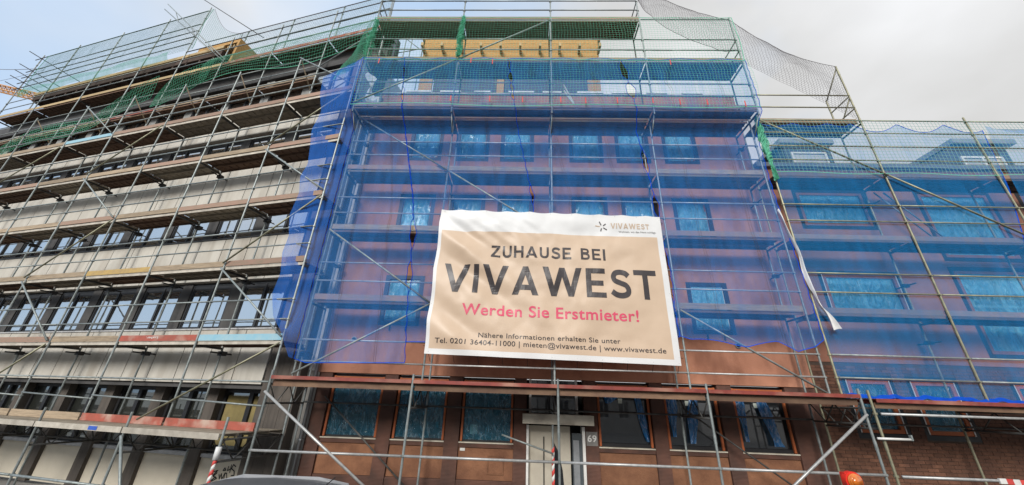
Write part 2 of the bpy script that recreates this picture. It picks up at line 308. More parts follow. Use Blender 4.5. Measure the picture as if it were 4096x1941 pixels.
def wall_mesh(x0, x1, z0, z1, y, openings, depth, back=None):
    """wall face at y with rectangular openings and their reveals"""
    xs = sorted({x0, x1, *[c for o in openings for c in o[:2]]}); zs = sorted({z0, z1, *[c for o in openings for c in o[2:]]})
    V = []; F = []
    def quad(a, b, c, d):
        n = len(V); V.extend([a, b, c, d]); F.append((n, n+1, n+2, n+3))
    for i in range(len(xs)-1):
        for j in range(len(zs)-1):
            cx, cz = (xs[i]+xs[i+1])/2, (zs[j]+zs[j+1])/2
            if any(o[0] < cx < o[1] and o[2] < cz < o[3] for o in openings): continue
            quad((xs[i], y, zs[j]), (xs[i+1], y, zs[j]), (xs[i+1], y, zs[j+1]), (xs[i], y, zs[j+1]))
    for a, b, c, d in openings:
        e = y+depth
        quad((a, y, c), (a, y, d), (a, e, d), (a, e, c)); quad((b, y, d), (b, y, c), (b, e, c), (b, e, d))
        quad((a, y, d), (b, y, d), (b, e, d), (a, e, d)); quad((b, y, c), (a, y, c), (a, e, c), (b, e, c))
    t = back or depth
    quad((x1, y+t, z0), (x0, y+t, z0), (x0, y+t, z1), (x1, y+t, z1))
    quad((x0, y, z1), (x1, y, z1), (x1, y+t, z1), (x0, y+t, z1)); quad((x0, y+t, z0), (x1, y+t, z0), (x1, y, z0), (x0, y, z0))
    quad((x0, y+t, z0), (x0, y, z0), (x0, y, z1), (x0, y+t, z1)); quad((x1, y, z0), (x1, y+t, z0), (x1, y+t, z1), (x1, y, z1))
    return V, F
def place(parent, name, mat, V, F, smooth=False):
    """a mesh given in the thing's plan axes; origin put at its own foot"""
    A = np.array(V, float); lo, hi = A.min(0), A.max(0); c = np.array([(lo[0]+hi[0])/2, (lo[1]+hi[1])/2, lo[2]])
    me = mesh(name, A-c, F, smooth); me.materials.append(MATS[mat])
    return link(name, me, parent, None, local(parent, *c))
def ring(x0, x1, z0, z1, w, y0, y1):
    """rectangular frame as four butted bars"""
    return joined([(boxv(x0, x0+w, y0, y1, z0, z1), BOXF), (boxv(x1-w, x1, y0, y1, z0, z1), BOXF), (boxv(x0+w, x1-w, y0, y1, z0, z0+w), BOXF), (boxv(x0+w, x1-w, y0, y1, z1-w, z1), BOXF)])
def sheet_mesh(pf, nu, nv):
    V = [pf(i/nu, j/nv) for j in range(nv+1) for i in range(nu+1)]
    F = [(j*(nu+1)+i, j*(nu+1)+i+1, (j+1)*(nu+1)+i+1, (j+1)*(nu+1)+i) for j in range(nv) for i in range(nu)]
    return V, F
def cords(paths, r):
    """three-sided threads along polylines"""
    V = []; F = []
    for P in paths:
        P = np.asarray(P, float); n = len(P)
        if n < 2: continue
        T = np.gradient(P, axis=0); T /= np.linalg.norm(T, axis=1)[:, None]+1e-9
        a = np.cross(T, np.array([.31, .87, .38])); a /= np.linalg.norm(a, axis=1)[:, None]+1e-9; b = np.cross(T, a)
        base = len(V)
        for k in range(3):
            w = 2*PI*k/3; V.extend(map(tuple, P+r*(a*math.cos(w)+b*math.sin(w))))
        for k in range(3):
            k2 = (k+1) % 3
            F.extend((base+k*n+i, base+k*n+i+1, base+k2*n+i+1, base+k2*n+i) for i in range(n-1))
    return V, F
def fbm(x, y, z=0.0, oct=3):
    v = 0; a = 1.0
    for k in range(oct):
        v += a*noise.noise((x, y, z+k*7.3)); x *= 2.03; y *= 2.03; a *= .5
    return v
# frame of the left facade: s runs left along it, off is the distance towards the street
AX, AY, ANG = -8.9595, .2838, .2249
DIRV = Vector((-math.cos(ANG), math.sin(ANG), 0)); NRMV = Vector((-math.sin(ANG), -math.cos(ANG), 0))
def A(s, off, z):
    p = Vector((AX, AY, 0))+DIRV*s+NRMV*off; return (p.x, p.y, z)

# ------------------------------------------------------------------ ground
def flat(name, mat, x0, x1, y0, y1, z0, z1):
    o = box(None, name, mat, x0, x1, y0, y1, z0, z1); o['kind'] = 'structure'; return o
flat('ground', 'paving', -600, 600, -600, 600, GZ-1.2, GZ-.14)
flat('road', 'asphalt', -90, 90, -13.5, -1.62, GZ-.14+.004, GZ-.12)
flat('pavement', 'paving', -90, 90, -1.5, 3.0, GZ-.139, GZ)
flat('kerb', 'sill_grey', -90, 90, -1.62, -1.5, GZ-.139, GZ+.002)
flat('far_pavement', 'paving', -90, 90, -31.0, -13.5, GZ-.139, GZ)

# ------------------------------------------------------------------ left office building
OB = thing('office_building', 'long office block with dark window bands and beige concrete spandrel panels', 'building', (AX, AY, GZ), -ANG)
S_END, S_FAR, PIT, S0 = -1.30, 23.2, 2.045, .75
WY = 1.0                                            # facade plane, into the building from the scaffold front
FL = [3.88, 6.80, 9.73, 12.68]                      # sill heights
place(OB, 'wall', 'facade_dark', *joined([(boxv(-S_FAR, 2.40, WY+.34, WY+.6, 2.40, 15.3), BOXF)]))
place(OB, 'ground_floor_wall', 'facade_dark', *joined([(boxv(-S_FAR, 1.34, WY+.85, WY+1.1, GZ, 2.40), BOXF)]))
place(OB, 'overhang_soffit', 'facade_dark', *joined([(boxv(-S_FAR, 1.34, WY+.06, WY+.85, 2.30, 2.398), BOXF)]))
for fi, zs in enumerate(FL):
    z0 = zs-1.47 if fi == 0 else FL[fi-1]+1.45      # spandrel of concrete panels with open joints
    for k in range(0, 25):
        s0 = S_END+k*PIT/2
        if s0 > S_FAR-.3: break
        box(OB, 'spandrel_panel', 'concrete_panel', -s0-PIT/2+.012, -s0-.012, WY-.02, WY+.30, z0+.01, zs-.05)
    box(OB, 'window_sill', 'sill_grey' if fi == 0 else 'window_anthracite', -S_FAR, 1.3, WY-.05, WY+.33, zs-.045, zs-.005)
    zt = zs+1.40
    for k in range(-1, 12):
        sc = S0+k*PIT
        if sc > S_FAR: break
        if k > -1: box(OB, 'pier', 'facade_dark' if fi < 3 else 'pier_grey', -sc-.20, -sc+.20, WY+.11, WY+.34, zs, zt+.04)
        a, b = -(sc+PIT-.215), -(sc+.215)
        f = place(OB, 'window', 'window_anthracite', *joined([ring(a, b, zs, zt, .05, WY+.14, WY+.26), (boxv((a+b)/2-.04, (a+b)/2+.04, WY+.13, WY+.27, zs+.05, zt-.05), BOXF), (boxv(a+.05, (a+b)/2-.04, WY+.15, WY+.25, zt-.13, zt-.05), BOXF), (boxv((a+b)/2+.04, b-.05, WY+.15, WY+.25, zt-.13, zt-.05), BOXF)]))
        for p, q in ((a+.05, (a+b)/2-.04), ((a+b)/2+.04, b-.05)):
            fr = place(f, 'sash', 'black_frame', *ring(p+.003, q-.003, zs+.053, zt-.133, .035, WY+.155, WY+.215))
            o = box(f, 'pane', 'glass_coated', p+.038, q-.038, WY+.17, WY+.18, zs+.088, zt-.168); o.rotation_euler = (random.uniform(-.012, .012), 0, random.uniform(-.012, .012))
        if fi == 0 and k == -1 or (fi == 1 and random.random() < .3):
            box(OB, 'window_blind', 'panel_pale', a+.08, b-.08, WY+.28, WY+.30, zs+.1, zt-.1)
# ground floor: recessed, beige plinth panels, brown piers, dark windows
for k in range(-1, 11):
    sc = S0+.06+k*PIT
    if sc > S_FAR: break
    if k > -1: box(OB, 'ground_floor_pier', 'pier_brown', -sc-.19, -sc+.19, WY+.5, WY+.86, GZ, 2.30)
    a, b = -(sc+PIT-.19), -(sc+.19)
    if k == -1: b = 1.33
    box(OB, 'plinth_panel', 'plinth_panel', a+.004, b-.004, WY+.60, WY+.84, GZ, .60)
    box(OB, 'window_ledge', 'sill_grey', a+.004, b-.004, WY+.55, WY+.80, .612, .70, .01)
    f = place(OB, 'window', 'black_frame', *joined([ring(a+.01, b-.01, .72, 2.29, .09, WY+.68, WY+.80), (boxv((a+b)/2-.07, (a+b)/2+.07, WY+.66, WY+.79, .81, 2.20), BOXF)]))
    for p, q in ((a+.10, (a+b)/2-.07), ((a+b)/2+.07, b-.10)):
        box(f, 'pane', 'glass_ground', p+.004, q-.004, WY+.735, WY+.745, .815, 2.195)
    if k == -1: box(OB, 'window_blind', 'pale_curtain', a+.12, b-.12, WY+.722, WY+.730, .9, 2.12)
for i in range(3):                                   # blind end wall in brown ribs of panels
    box(OB, 'end_panel', 'pier_brown', 1.345+i*.36, 1.345+i*.36+.352, WY-.01, WY+.5, GZ, 14.2)
# set-back top storey, timber eaves
box(OB, 'attic_wall', 'membrane', -S_FAR, 2.2, WY+.95, WY+1.2, 14.2, 16.4)
for k in range(-1, 11):
    sc = S0+k*PIT; box(OB, 'attic_pier', 'pier_grey' if k % 3 else 'membrane_red', -sc-.22, -sc+.22, WY+.75, WY+.945, 14.25, 16.0)
box(OB, 'parapet', 'facade_dark', -S_FAR, 2.4, WY+.02, WY+.5, 14.16, 14.45)
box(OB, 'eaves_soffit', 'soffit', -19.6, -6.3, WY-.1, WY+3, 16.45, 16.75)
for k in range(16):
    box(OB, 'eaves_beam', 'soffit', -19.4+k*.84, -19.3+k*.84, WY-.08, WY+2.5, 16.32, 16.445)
box(OB, 'eaves_fascia', 'timber', -19.62, -6.28, WY-.14, WY-.105, 16.80, 16.98)
box(OB, 'roof_upstand', 'osb', -19.6, -6.3, WY-.1, WY+3, 16.76, 16.98)
bx = place(OB, 'timber_box', 'osb', *joined([(boxv(-8.0, -5.45, WY-.1, WY+2.2, 17.05, 17.25), BOXF), (boxv(-5.6, -5.45, WY-.1, WY+2.2, 15.7, 17.05), BOXF), (boxv(-6.27, -5.6, WY+1.6, WY+2.2, 15.7, 17.05), BOXF)]))
for k in range(4): box(OB, 'timber_rafter', 'timber', -6.2+k*.18, -6.14+k*.18, WY-.05, WY+1.55, 16.88, 17.04)
box(OB, 'side_wall', 'plaster_grey', 2.18, 2.40, WY+.61, WY+6, GZ, 14.0)
# spray-painted tag on the last plinth panel
GR = [[(0.04, 0.31), (-0.11, 0.35), (-0.03, 0.27), (0.1, 0.15)], [(-0.31, 0.42), (-0.28, 0.36), (-0.36, 0.37), (-0.32, 0.42)], [(-0.42, 0.46), (-0.42, 0.37), (-0.55, 0.42)], [(-0.5, 0.5), (-0.51, 0.33)],
      [(-0.65, 0.47), (-0.56, 0.51), (-0.53, 0.42), (-0.64, 0.37), (-0.67, 0.28), (-0.58, 0.27)], [(-0.11, 0.3), (-0.02, 0.22), (-0.15, 0.18), (-0.02, 0.11), (0.03, 0.11), (-0.11, 0.21)],
      [(-0.19, 0.27), (-0.24, 0.17), (-0.26, 0.29), (-0.32, 0.17), (-0.36, 0.3)], [(-0.38, 0.18), (-0.37, 0.31), (-0.42, 0.31), (-0.47, 0.2)], [(-0.52, 0.205), (-0.53, 0.195)]]
ps = []
for st in GR:
    for (a, b), (c, d) in zip(st[:-1], st[1:]):
        t = Vector((-(c-a), d-b)); n = Vector((-t.y, t.x)).normalized()*.013; e = t.normalized()*.008
        q = [(-a+n.x-e.x, b+n.y-e.y), (-a-n.x-e.x, b-n.y-e.y), (-c-n.x+e.x, d-n.y+e.y), (-c+n.x+e.x, d+n.y+e.y)]
        ps.append(([(x-.05, WY+.594, z) for x, z in q], [(0, 1, 2, 3)]))
place(OB, 'spray_tag', 'spray_black', *joined(ps))

# ------------------------------------------------------------------ central apartment building
CB = thing('apartment_building', 'reddish brown rendered apartment house with taped blue film windows and door number 69', 'building', (0, 1.0, GZ))
def cb(V): return [(x, y-1.0, z) for x, y, z in V]
COLX = [-4.17, -2.58, -1.06, 1.25, 2.80, 4.38]
FLO = [(4.04, 5.45), (6.79, 8.19), (9.53, 10.93)]
ops = [(x-.55, x+.55, a, b) for a, b in FLO for x in COLX]
WL, WR, WT = -6.08, 6.62, 12.45
V, F = wall_mesh(WL, WR, 2.77, WT, 1.0, ops, .16, .3); place(CB, 'wall', 'render_brown', cb(V), F)
box(CB, 'parapet_cap', 'sill_grey', WL-.02, WR+.02, -.05, .34, WT+.003, WT+.06)
for i in range(9): box(CB, 'insulation_piece', 'panel_pale', -5.2+i*1.25, -5.2+i*1.25+random.uniform(.5, 1.05), -.08, .10, WT+.065, WT+.14)
FILM = {}
def film_mesh(w, h, seed, amp=.035):
    def pf(u, v):
        e = min(u, 1-u, v, 1-v)*6; e = min(1, e)
        rid = 1-abs(fbm(u*2.6+seed*3, v*1.5-u*1.2, seed*1.7, 2)); rid2 = 1-abs(fbm(u*5+seed, v*3.5+u*2.4, seed+9, 2))
        return ((u-.5)*w, -amp*e*(.5*fbm(u*2+seed, v*1.6, seed)+1.1*max(0, rid-.55)**1.5*2+.5*max(0, rid2-.6)), (v-.5)*h)
    return sheet_mesh(pf, 26, 32)
def film_sheet(parent, name, mat, x, y, z0, z1, w, seed):
    amp = .075 if mat == 'film_teal' else .04; seed = seed % 5; key = ('film', round(w, 2), round(z1-z0, 2), mat, seed)
    if key not in CACHE:
        V, F = film_mesh(w, z1-z0, seed*3.7+1, amp); me = mesh(name, V, F, True); me.materials.append(MATS[mat]); CACHE[key] = me
    return link(name, CACHE[key], parent, None, local(parent, x, y, (z0+z1)/2))
for fi, (a, b) in enumerate(FLO):
    for ci, x in enumerate(COLX):
        x0, x1 = x-.55, x+.55
        w = place(CB, 'window', 'black_frame', *ring(x0-.015, x1+.015, a-.015, b+.015, .115, -.006, .10))     # black sealing tape round the opening
        place(w, 'frame', 'frame_brown' if (fi, ci) != (0, 5) else 'frame_white', *ring(x0+.105, x1-.105, a+.105, b-.105, .06, .03, .13))
        box(w, 'pane', 'glass_dark', x0+.17, x1-.17, .10, .11, a+.17, b-.17)
        sh = random.uniform(.45, .62) if fi > 0 else random.uniform(.15, .5)
        box(w, 'pale_backing', 'panel_pale', x0+.172, x1-.172, .085, .096, b-.172-(b-a-.34)*sh, b-.172)  # pale panel added behind the film to paint its upper part bright
        box(w, 'mullion', 'frame_brown', x-.02, x+.02, .068, .082, a+.17, b-.17)
        film_sheet(w, 'plastic_film', 'film_blue', x, .030, a+.12, b-.12, .86, fi*6+ci)
        if fi == 0:
            for dx in (-.22, .22): box(w, 'sill_bracket', 'black_frame', x+dx-.015, x+dx+.015, -.05, -.01, a-.16, a-.03)
for x, z in ((-5.35, 9.05), (5.75, 9.05), (-5.3, 3.62), (4.0+.9, 3.75)):
    v, f = cyl_mesh(.075, .03, 14); place(CB, 'vent_cap', 'zinc', [(a+x, c-.02, b+z) for a, b, c in v], f)
    v, f = cyl_mesh(.05, .012, 12); place(CB, 'vent_hole', 'dark_inside', [(a+x, c-.044, b+z) for a, b, c in v], f)
# ground floor
box(CB, 'ground_floor_core', 'dark_inside', -6.0, 6.6, .34, .5, GZ, 2.76)
PIERS = [(-6.05, -5.70), (-4.30, -3.96), (-2.62, -2.27), (-.93, -.62), (.81, 1.13), (2.48, 2.80), (4.17, 4.52), (5.85, 6.62)]
for a, b in PIERS: box(CB, 'pier', 'tile_ribbed', a, b, .03, .33, GZ, 2.766)
OPN = [(-5.70, -4.30), (-3.96, -2.62), (-2.27, -.93), (1.13, 2.48), (2.80, 4.17), (4.52, 5.85)]
for i, (a, b) in enumerate(OPN):
    box(CB, 'base_course', 'tile_ribbed', a+.003, b-.003, .06, .33, GZ, .50)
    box(CB, 'infill_panel', 'panel_orange', a+.004, b-.004, .09, .33, .503, 1.165)
    box(CB, 'rail', 'tile_ribbed', a+.004, b-.004, .055, .33, 1.17, 1.255)
    box(CB, 'window_sill', 'stone_cream', a+.004, b-.004, .035, .30, 1.26, 1.285)
    w = place(CB, 'window', 'black_frame', *ring(a+.01, b-.01, 1.29, 2.755, .075, .14, .24))
    for p, q in ((a+.03, a+.08), (b-.08, b-.03)): box(w, 'jamb_lath', 'frame_orange', p, q, .09, .136, 1.30, 2.70)
    box(w, 'head_lath', 'frame_orange', a+.085, b-.085, .09, .136, 2.62, 2.69)
    box(w, 'pane', 'glass_dark', a+.088, b-.088, .20, .21, 1.37, 2.67)
    if i < 3:
        film_sheet(w, 'plastic_film', 'film_teal', (a+b)/2, .135, 1.33, 2.68, b-a-.18, i+2)
        if i == 2: box(w, 'painted_room_light', 'note_pale', a+.25, a+.43, .190, .196, 1.45, 1.66)  # pale matte box standing in for a light indoors, gives off none
    else:
        box(w, 'paper_note', 'note_pale', (a+b)/2-.10, (a+b)/2+.0, .188, .194, 2.26, 2.37)
        def strip(x0, x1, w0, w1, z0, z1, sd):
            def pf(u, v): return (x0+(x1-x0)*v+(u-.5)*(w0+(w1-w0)*v)*(1+.25*math.sin(7*v+sd)), .12-.04*math.sin(5*u+3*v+sd)-.02*fbm(u*3, v*6, sd), z1+(z0-z1)*v)
            return sheet_mesh(pf, 6, 14)
        ch = [(b-.35, b-.13, .22, .10), (b-.55, b-.75, .25, .20), (b-.62, b-.40, .22, .30)][i-3]
        place(w, 'torn_film', 'film_strip', *strip(ch[0], ch[1], ch[2], ch[3], 1.42, 2.66, i), True)
        ch = [(a+.55, a+.30, .5, .18, 2.25), (a+.22, a+.2, .35, .12, 1.55), (a+.18, a+.2, .28, .10, 1.5)][i-3]
        place(w, 'torn_film', 'film_strip', *strip(ch[0], ch[1], ch[2], ch[3], ch[4], 2.66, i+.5), True)
# infill details on the third panel
place(CB, 'panel_hatch', 'panel_orange', *joined([ring(-1.55, -1.15, .62, 1.02, .03, .07, .089)]))
box(CB, 'bell_push', 'frame_white', -2.22, -2.10, .075, .089, 1.09, 1.15)
# door, fanlight, canopy, number
box(CB, 'door_jamb', 'frame_white', -.615, -.56, .03, .30, GZ, 1.70); box(CB, 'door_jamb', 'frame_white', .74, .805, .03, .30, GZ, 1.70)
dr = box(CB, 'door', 'door_cream', -.555, .46, .17, .24, GZ+.02, 1.69)
box(dr, 'door_slit', 'dark_inside', -.20, -.175, .150, .168, GZ+.2, 1.45)
place(dr, 'door_glass', 'glass_dark', [(.05, .16, GZ+.3), (.05, .16, 1.35), (.16, .16, 1.15), (.26, .16, .75), (.30, .16, .25), (.25, .16, GZ+.3), (.05, .169, GZ+.3), (.05, .169, 1.35), (.16, .169, 1.15), (.26, .169, .75), (.30, .169, .25), (.25, .169, GZ+.3)], [(0, 1, 2, 3, 4, 5), (11, 10, 9, 8, 7, 6), (0, 6, 7, 1), (1, 7, 8, 2), (2, 8, 9, 3), (3, 9, 10, 4), (4, 10, 11, 5), (5, 11, 6, 0)])
place(dr, 'door_trim', 'plank_beige', *joined([(boxv(.0, .045, .140, .168, GZ+.25, 1.45), BOXF)]))
box(CB, 'letterbox_panel', 'slate', .50, .735, .10, .30, GZ, 1.55)
box(CB, 'side_panel', 'zinc', .52, .66, .07, .098, .2, 1.4, .006)
box(CB, 'canopy', 'stone_cream', -.72, .98, -.32, .16, 1.745, 1.965, .012)
fl = place(CB, 'fanlight', 'frame_white', *joined([(boxv(-.56, -.50, .16, .26, 1.97, 2.76), BOXF), (boxv(.62, .68, .16, .26, 1.97, 2.76), BOXF)]))
box(fl, 'pane', 'glass_dark', -.497, .617, .22, .23, 1.98, 2.75)
box(CB, 'number_plate', 'tile_ribbed_grey', .83, 1.10, .015, .027, 1.30, 1.60)
# attic: open timber frame set back behind the parapet
box(CB, 'attic_wall', 'membrane', -4.8, 2.3, 1.52, 1.7, 12.4, 15.7)
for a, b in ((-5.40, -4.83), (-2.05, -1.75), (1.78, 2.33)): box(CB, 'attic_post', 'osb', a, b, 1.42, 1.512, 12.4, 15.7)
for k in range(6): box(CB, 'attic_board', 'osb', -5.45, 2.36, 1.44-.004*k, 1.5+.004, 15.72+k*.262, 15.72+k*.262+.255)
box(CB, 'attic_roof', 'osb', -5.6, 2.5, 1.46, 5, 17.30, 17.42)
for k in range(10): box(CB, 'rafter', 'timber', -5.45+k*.86, -5.35+k*.86, 1.0, 1.415, 16.36, 16.56)
box(CB, 'flat_roof', 'slate', WL, WR, .31, 8, WT-.5, WT-.35)
# downpipe in the corner between the two facades
DP = thing('downpipe', 'grey metal rainwater downpipe in the corner between office block and brown house', 'pipe', (-6.2, .86, GZ))
tube(DP, 'pipe', 'zinc', (.115, .03, GZ), (.115, .03, 12.3), .04, 12)
box(DP, 'cladding_strip', 'frame_white', -.13, .08, .10, .20, 2.8, 12.3)
box(DP, 'ribbed_strip', 'tile_ribbed_grey', -.13, .08, .09, .20, GZ, 2.795)
for z in (1.2, 4.0, 6.8, 9.6): box(DP, 'pipe_bracket', 'zinc', .065, .165, -.02, .14, z, z+.03)

# ------------------------------------------------------------------ right building
RB = thing('brick_building', 'brown house with brick ground floor and large film covered windows', 'building', (11.5, 1.0, GZ))
def rb(V): return [(x-11.5, y-1.0, z) for x, y, z in V]
RO = [(7.68, 9.69, 7.25, 8.55), (7.66, 9.69, 4.60, 5.85), (11.36, 13.43, 6.30, 8.56), (11.33, 13.40, 3.62, 6.05), (14.4, 16.2, 6.9, 8.56), (14.4, 16.2, 4.3, 5.85)]
V, F = wall_mesh(6.63, 17.5, 3.41, 9.4, 1.002, RO, .16, .3); place(RB, 'wall', 'render_right', rb(V), F)
BO = [(7.42, 8.47, 1.70, 3.05), (9.0, 10.05, 1.70, 3.05), (11.5, 13.2, 1.2, 3.05)]
V, F = wall_mesh(6.63, 17.5, GZ, 3.405, 1.02, BO, .16, .3); place(RB, 'ground_floor_wall', 'mortar', rb(V), F)
for wi, (a, b, c, d) in enumerate(RO+BO):
    x0, x1 = a-11.5, b-11.5; yy = .02 if wi >= len(RO) else 0.0; gf = wi >= len(RO)
    w = place(RB, 'window', 'black_frame', *ring(x0-.10, x1+.10, c-.02, d+.06, .11, -.004+yy, .08+yy))
    place(w, 'frame', ('frame_orange' if gf else 'frame_brown'), *ring(x0+.012, x1-.012, c+.10, d-.06, .085, .0+yy, .13+yy))
    if gf or wi == 1: place(w, 'edge_strip', 'frame_white', *joined([(boxv(x0-.012, x0+.010, -.012+yy, .10+yy, c+.1, d-.06), BOXF), (boxv(x1-.010, x1+.012, -.012+yy, .10+yy, c+.1, d-.06), BOXF)]))
    box(w, 'pane', 'glass_dark', x0+.10, x1-.10, .10+yy, .11+yy, c+.19, d-.15)
    if not gf:
        n = 2
        for k in range(n-1): box(w, 'mullion', 'frame_white' if wi else 'frame_brown', (x0+x1)/2-.05, (x0+x1)/2+.05, .05+yy, .095+yy, c+.19, d-.15)
        if b-a > 1.9 and d-c > 2: box(w, 'transom', 'frame_white', x0+.1, x1-.1, .04+yy, .097+yy, c+(d-c)*.55, c+(d-c)*.55+.07)
        film_sheet(w, 'plastic_film', 'film_blue', x0+.10+(x1-x0-.2)*.27, .02+yy, c+.18, d-.14, (x1-x0-.2)*.52, wi)
        film_sheet(w, 'plastic_film', 'film_blue', x0+.10+(x1-x0-.2)*.76, .024+yy, c+.18, d-.14, (x1-x0-.2)*.46, wi+2)
        box(w, 'pale_backing', 'panel_pale', x0+.101, x1-.101, .075, .09, d-.152-(d-c)*[.25, .12, .32, .22, .3, .3][wi], d-.152)  # same added pale panel, brightens the top of the film by colour
    else:
        film_sheet(w, 'plastic_film', 'film_teal', (x0+x1)/2, .04+yy, c+.2, d-.16, x1-x0-.2, wi)
        box(w, 'paper_note', 'note_pale', x1-.40, x1-.30, .090+yy, .096+yy, d-.40, d-.27)
        box(w, 'tape_strip', 'plank_blue', x1-.16, x1-.10, .088+yy, .098+yy, c+.2, d-.3)
BLANK = []
rows = int((3.39-GZ)/.0765); nb = 0; cand = []
for r_ in range(rows):
    z = GZ+.01+r_*.0765; o = (r_ % 2)*.125
    for c_ in range(-1, 31):
        x0 = 6.64+c_*.25+o; x1 = x0+.24
        x0 = max(x0, 6.64); x1 = min(x1, 13.9)
        for a, b, c, d in BO:
            if z+.066 > c-.03 and z < d+.07:
                if x0 < a-.10 < x1: x1 = a-.105
                elif x0 < b+.10 < x1: x0 = b+.105
                elif a-.10 <= x0 and x1 <= b+.10: x1 = x0
        if x1-x0 > .04: cand.append((x0, x1, z))
camp = np.array([-.783, -8.951, 2.2])
cand.sort(key=lambda q: (q[2] < .45, np.linalg.norm(np.array([q[0], 1, q[2]])-camp)))
for x0, x1, z in cand[:300]: box(RB, 'brick', 'brick', round(x0-11.5, 3), round(x1-11.5, 3), .008, .030, z, z+.066)
if len(cand) > 300:
    o = place(RB, 'far_bricks', 'brick', *joined([(boxv(a-11.5, b-11.5, .008+random.uniform(0, .003), .030, z, z+.066), BOXF) for a, b, z in cand[300:]])); o['kind'] = 'stuff'
box(RB, 'cornice', 'zinc', -4.85, 6.0, -.12, .32, 9.403, 9.55)
box(RB, 'flat_roof', 'slate', -4.85, 6.0, .33, 8, 9.2, 9.38)
d1 = box(RB, 'dormer', 'slate', -2.45, -.72, 1.5, 3.5, 9.39, 11.55)
box(d1, 'dormer_roof', 'zinc', -2.62, -.60, 1.35, 3.6, 11.555, 11.75)
w = place(d1, 'dormer_window', 'frame_white', *ring(-2.25, -.95, 9.9, 11.2, .07, 1.44, 1.496)); 
box(d1, 'dormer_pane', 'glass_coated', -2.175, -1.025, 1.475, 1.485, 9.975, 11.125)
V = [(1.7, 1.5, 9.39), (3.75, 1.5, 11.6), (5.75, 1.5, 11.6), (5.75, 1.5, 9.39)]; V += [(x, 4.5, z) for x, y, z in V]
d2 = place(RB, 'gable_dormer', 'slate', V, [(0, 3, 2, 1), (4, 5, 6, 7), (0, 1, 5, 4), (1, 2, 6, 5), (2, 3, 7, 6), (3, 0, 4, 7)])
box(d2, 'dormer_roof', 'zinc', 3.70, 6.0, 1.30, 4.5, 11.605, 11.80)
w = place(d2, 'dormer_window', 'frame_white', *joined([ring(3.9, 5.4, 9.8, 11.1, .07, 1.44, 1.496), (boxv(4.62, 4.69, 1.44, 1.496, 9.87, 11.03), BOXF)]))
box(d2, 'dormer_pane', 'glass_coated', 3.975, 5.325, 1.475, 1.485, 9.875, 11.025)

# ------------------------------------------------------------------ scaffolds
LIFT = 2.0; D0 = 4.445
BX = [-6.14, -3.07, 0.0, 3.07, 6.14]
CS = thing('scaffold', 'tall galvanised scaffold carrying the white and beige banner in front of brown house', 'scaffold', (0, 0, GZ))
decks = [D0+2*k for k in range(4)]                 # 4.445 .. 10.445
colz = [z+e for z in decks[:3]+[2.445] for e in (.5, 1.0)]
for i, x in enumerate(BX):
    standard(CS, 'steel', x, 0, 2.46, 10.5, [z+e for z in [2.445]+decks[:3] for e in (.5, 1.0)])
    standard(CS, 'steel', x, .73, GZ, 10.5, [z for z in decks])
    top = 16.55 if i < 4 else 14.6
    standard(CS, 'steel', x, -.455, 10.25, top, [10.945, 11.445, 12.945, 13.445]+([14.945, 15.445] if i < 4 else []))
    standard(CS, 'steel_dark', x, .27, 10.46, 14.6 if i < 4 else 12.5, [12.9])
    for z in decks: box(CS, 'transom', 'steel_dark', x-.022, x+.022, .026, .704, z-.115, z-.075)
    for z in (10.445, 12.445, 14.445):
        if z > 14 and i == 4: continue
        box(CS, 'transom', 'steel_dark', x-.022, x+.022, -.43, -.03 if z < 11 else .245, z-.115, z-.075)
    tube(CS, 'bracket_strut', 'steel', (x, -.01, 9.7), (x, -.44, 10.3), .018)
    for z in (5.6, 7.9, 9.9):
        tube(CS, 'wall_tie', 'black_frame', (x+.05, .45, z), (x+.05, .985, z), .02); box(CS, 'tie_clamp', 'black_frame', x-.03, x+.12, .68, .78, z-.04, z+.05)
for i in range(4):
    a, b = BX[i], BX[i+1]
    for z in decks[:3]+[2.445]:
        for e in (.5, 1.0):
            if i in (1, 2) and 3.2 < z+e < 6.9 and False: continue
            tube(CS, 'guard_rail', 'steel_bright', (a+.03, -.035, z+e), (b-.03, -.035, z+e), .0205)
    for z in (10.445, 12.445, 14.445):
        for e in (.5, 1.0):
            if z > 14 and i == 3: continue
            tube(CS, 'guard_rail', 'steel', (a+.03, -.49, z+e), (b-.03, -.49, z+e), .0205)
    if i == 3: tube(CS, 'guard_rail', 'steel', (a+.03, -.49, 14.445), (b-.03, -.49, 14.445), .0205)
    for k, z in enumerate(decks):
        for j in range(2): plank(CS, ['deck_ply', 'deck_ply', 'deck_ply_pale'][(i+k+j) % 3], a+.03, b-.03, .04+j*.335, .04+j*.335+.325, z)
        box(CS, 'toe_board', ['plank_pink', 'plank_beige'][(i+k) % 2], a+.03, b-.03, .0, .028, z+.005, z+.155)
    plank(CS, 'deck_ply', a+.03, b-.03, -.45, -.13, 10.445); box(CS, 'toe_board', 'plank_pink', a+.03, b-.03, -.485, -.457, 10.45, 10.60)
    for z in (12.445, 14.445):
        if z > 14 and i == 3: continue
        for j in range(2): plank(CS, 'deck_ply_pale' if j == 0 and z > 14 else 'deck_ply', a+.03, b-.03, -.46+j*.345, -.46+j*.345+.335, z)
        box(CS, 'toe_board', 'plank_pink', a+.03, b-.03, -.50, -.475, z+.005, z+.135)
    # projecting ground bay under the first deck
    for j in range(4):
        plank(CS, 'deck_red' if j in (0, 3) else 'deck_ply', a+.02, b-.02, -.80+j*.385, -.80+j*.385+.37, 2.57, ribs=False)
    box(CS, 'deck_bearer', 'deck_ply', a+.03, b-.03, -.70, -.64, 2.36, 2.495)
    for z in (2.05,): tube(CS, 'ledger', 'steel_dark', (a+.02, .70, z), (b-.02, .70, z), .022)
    tube(CS, 'ledger', 'steel_bright', (a+.03, -.80, 1.165), (b-.03, -.80, 1.165), .0245, 10)
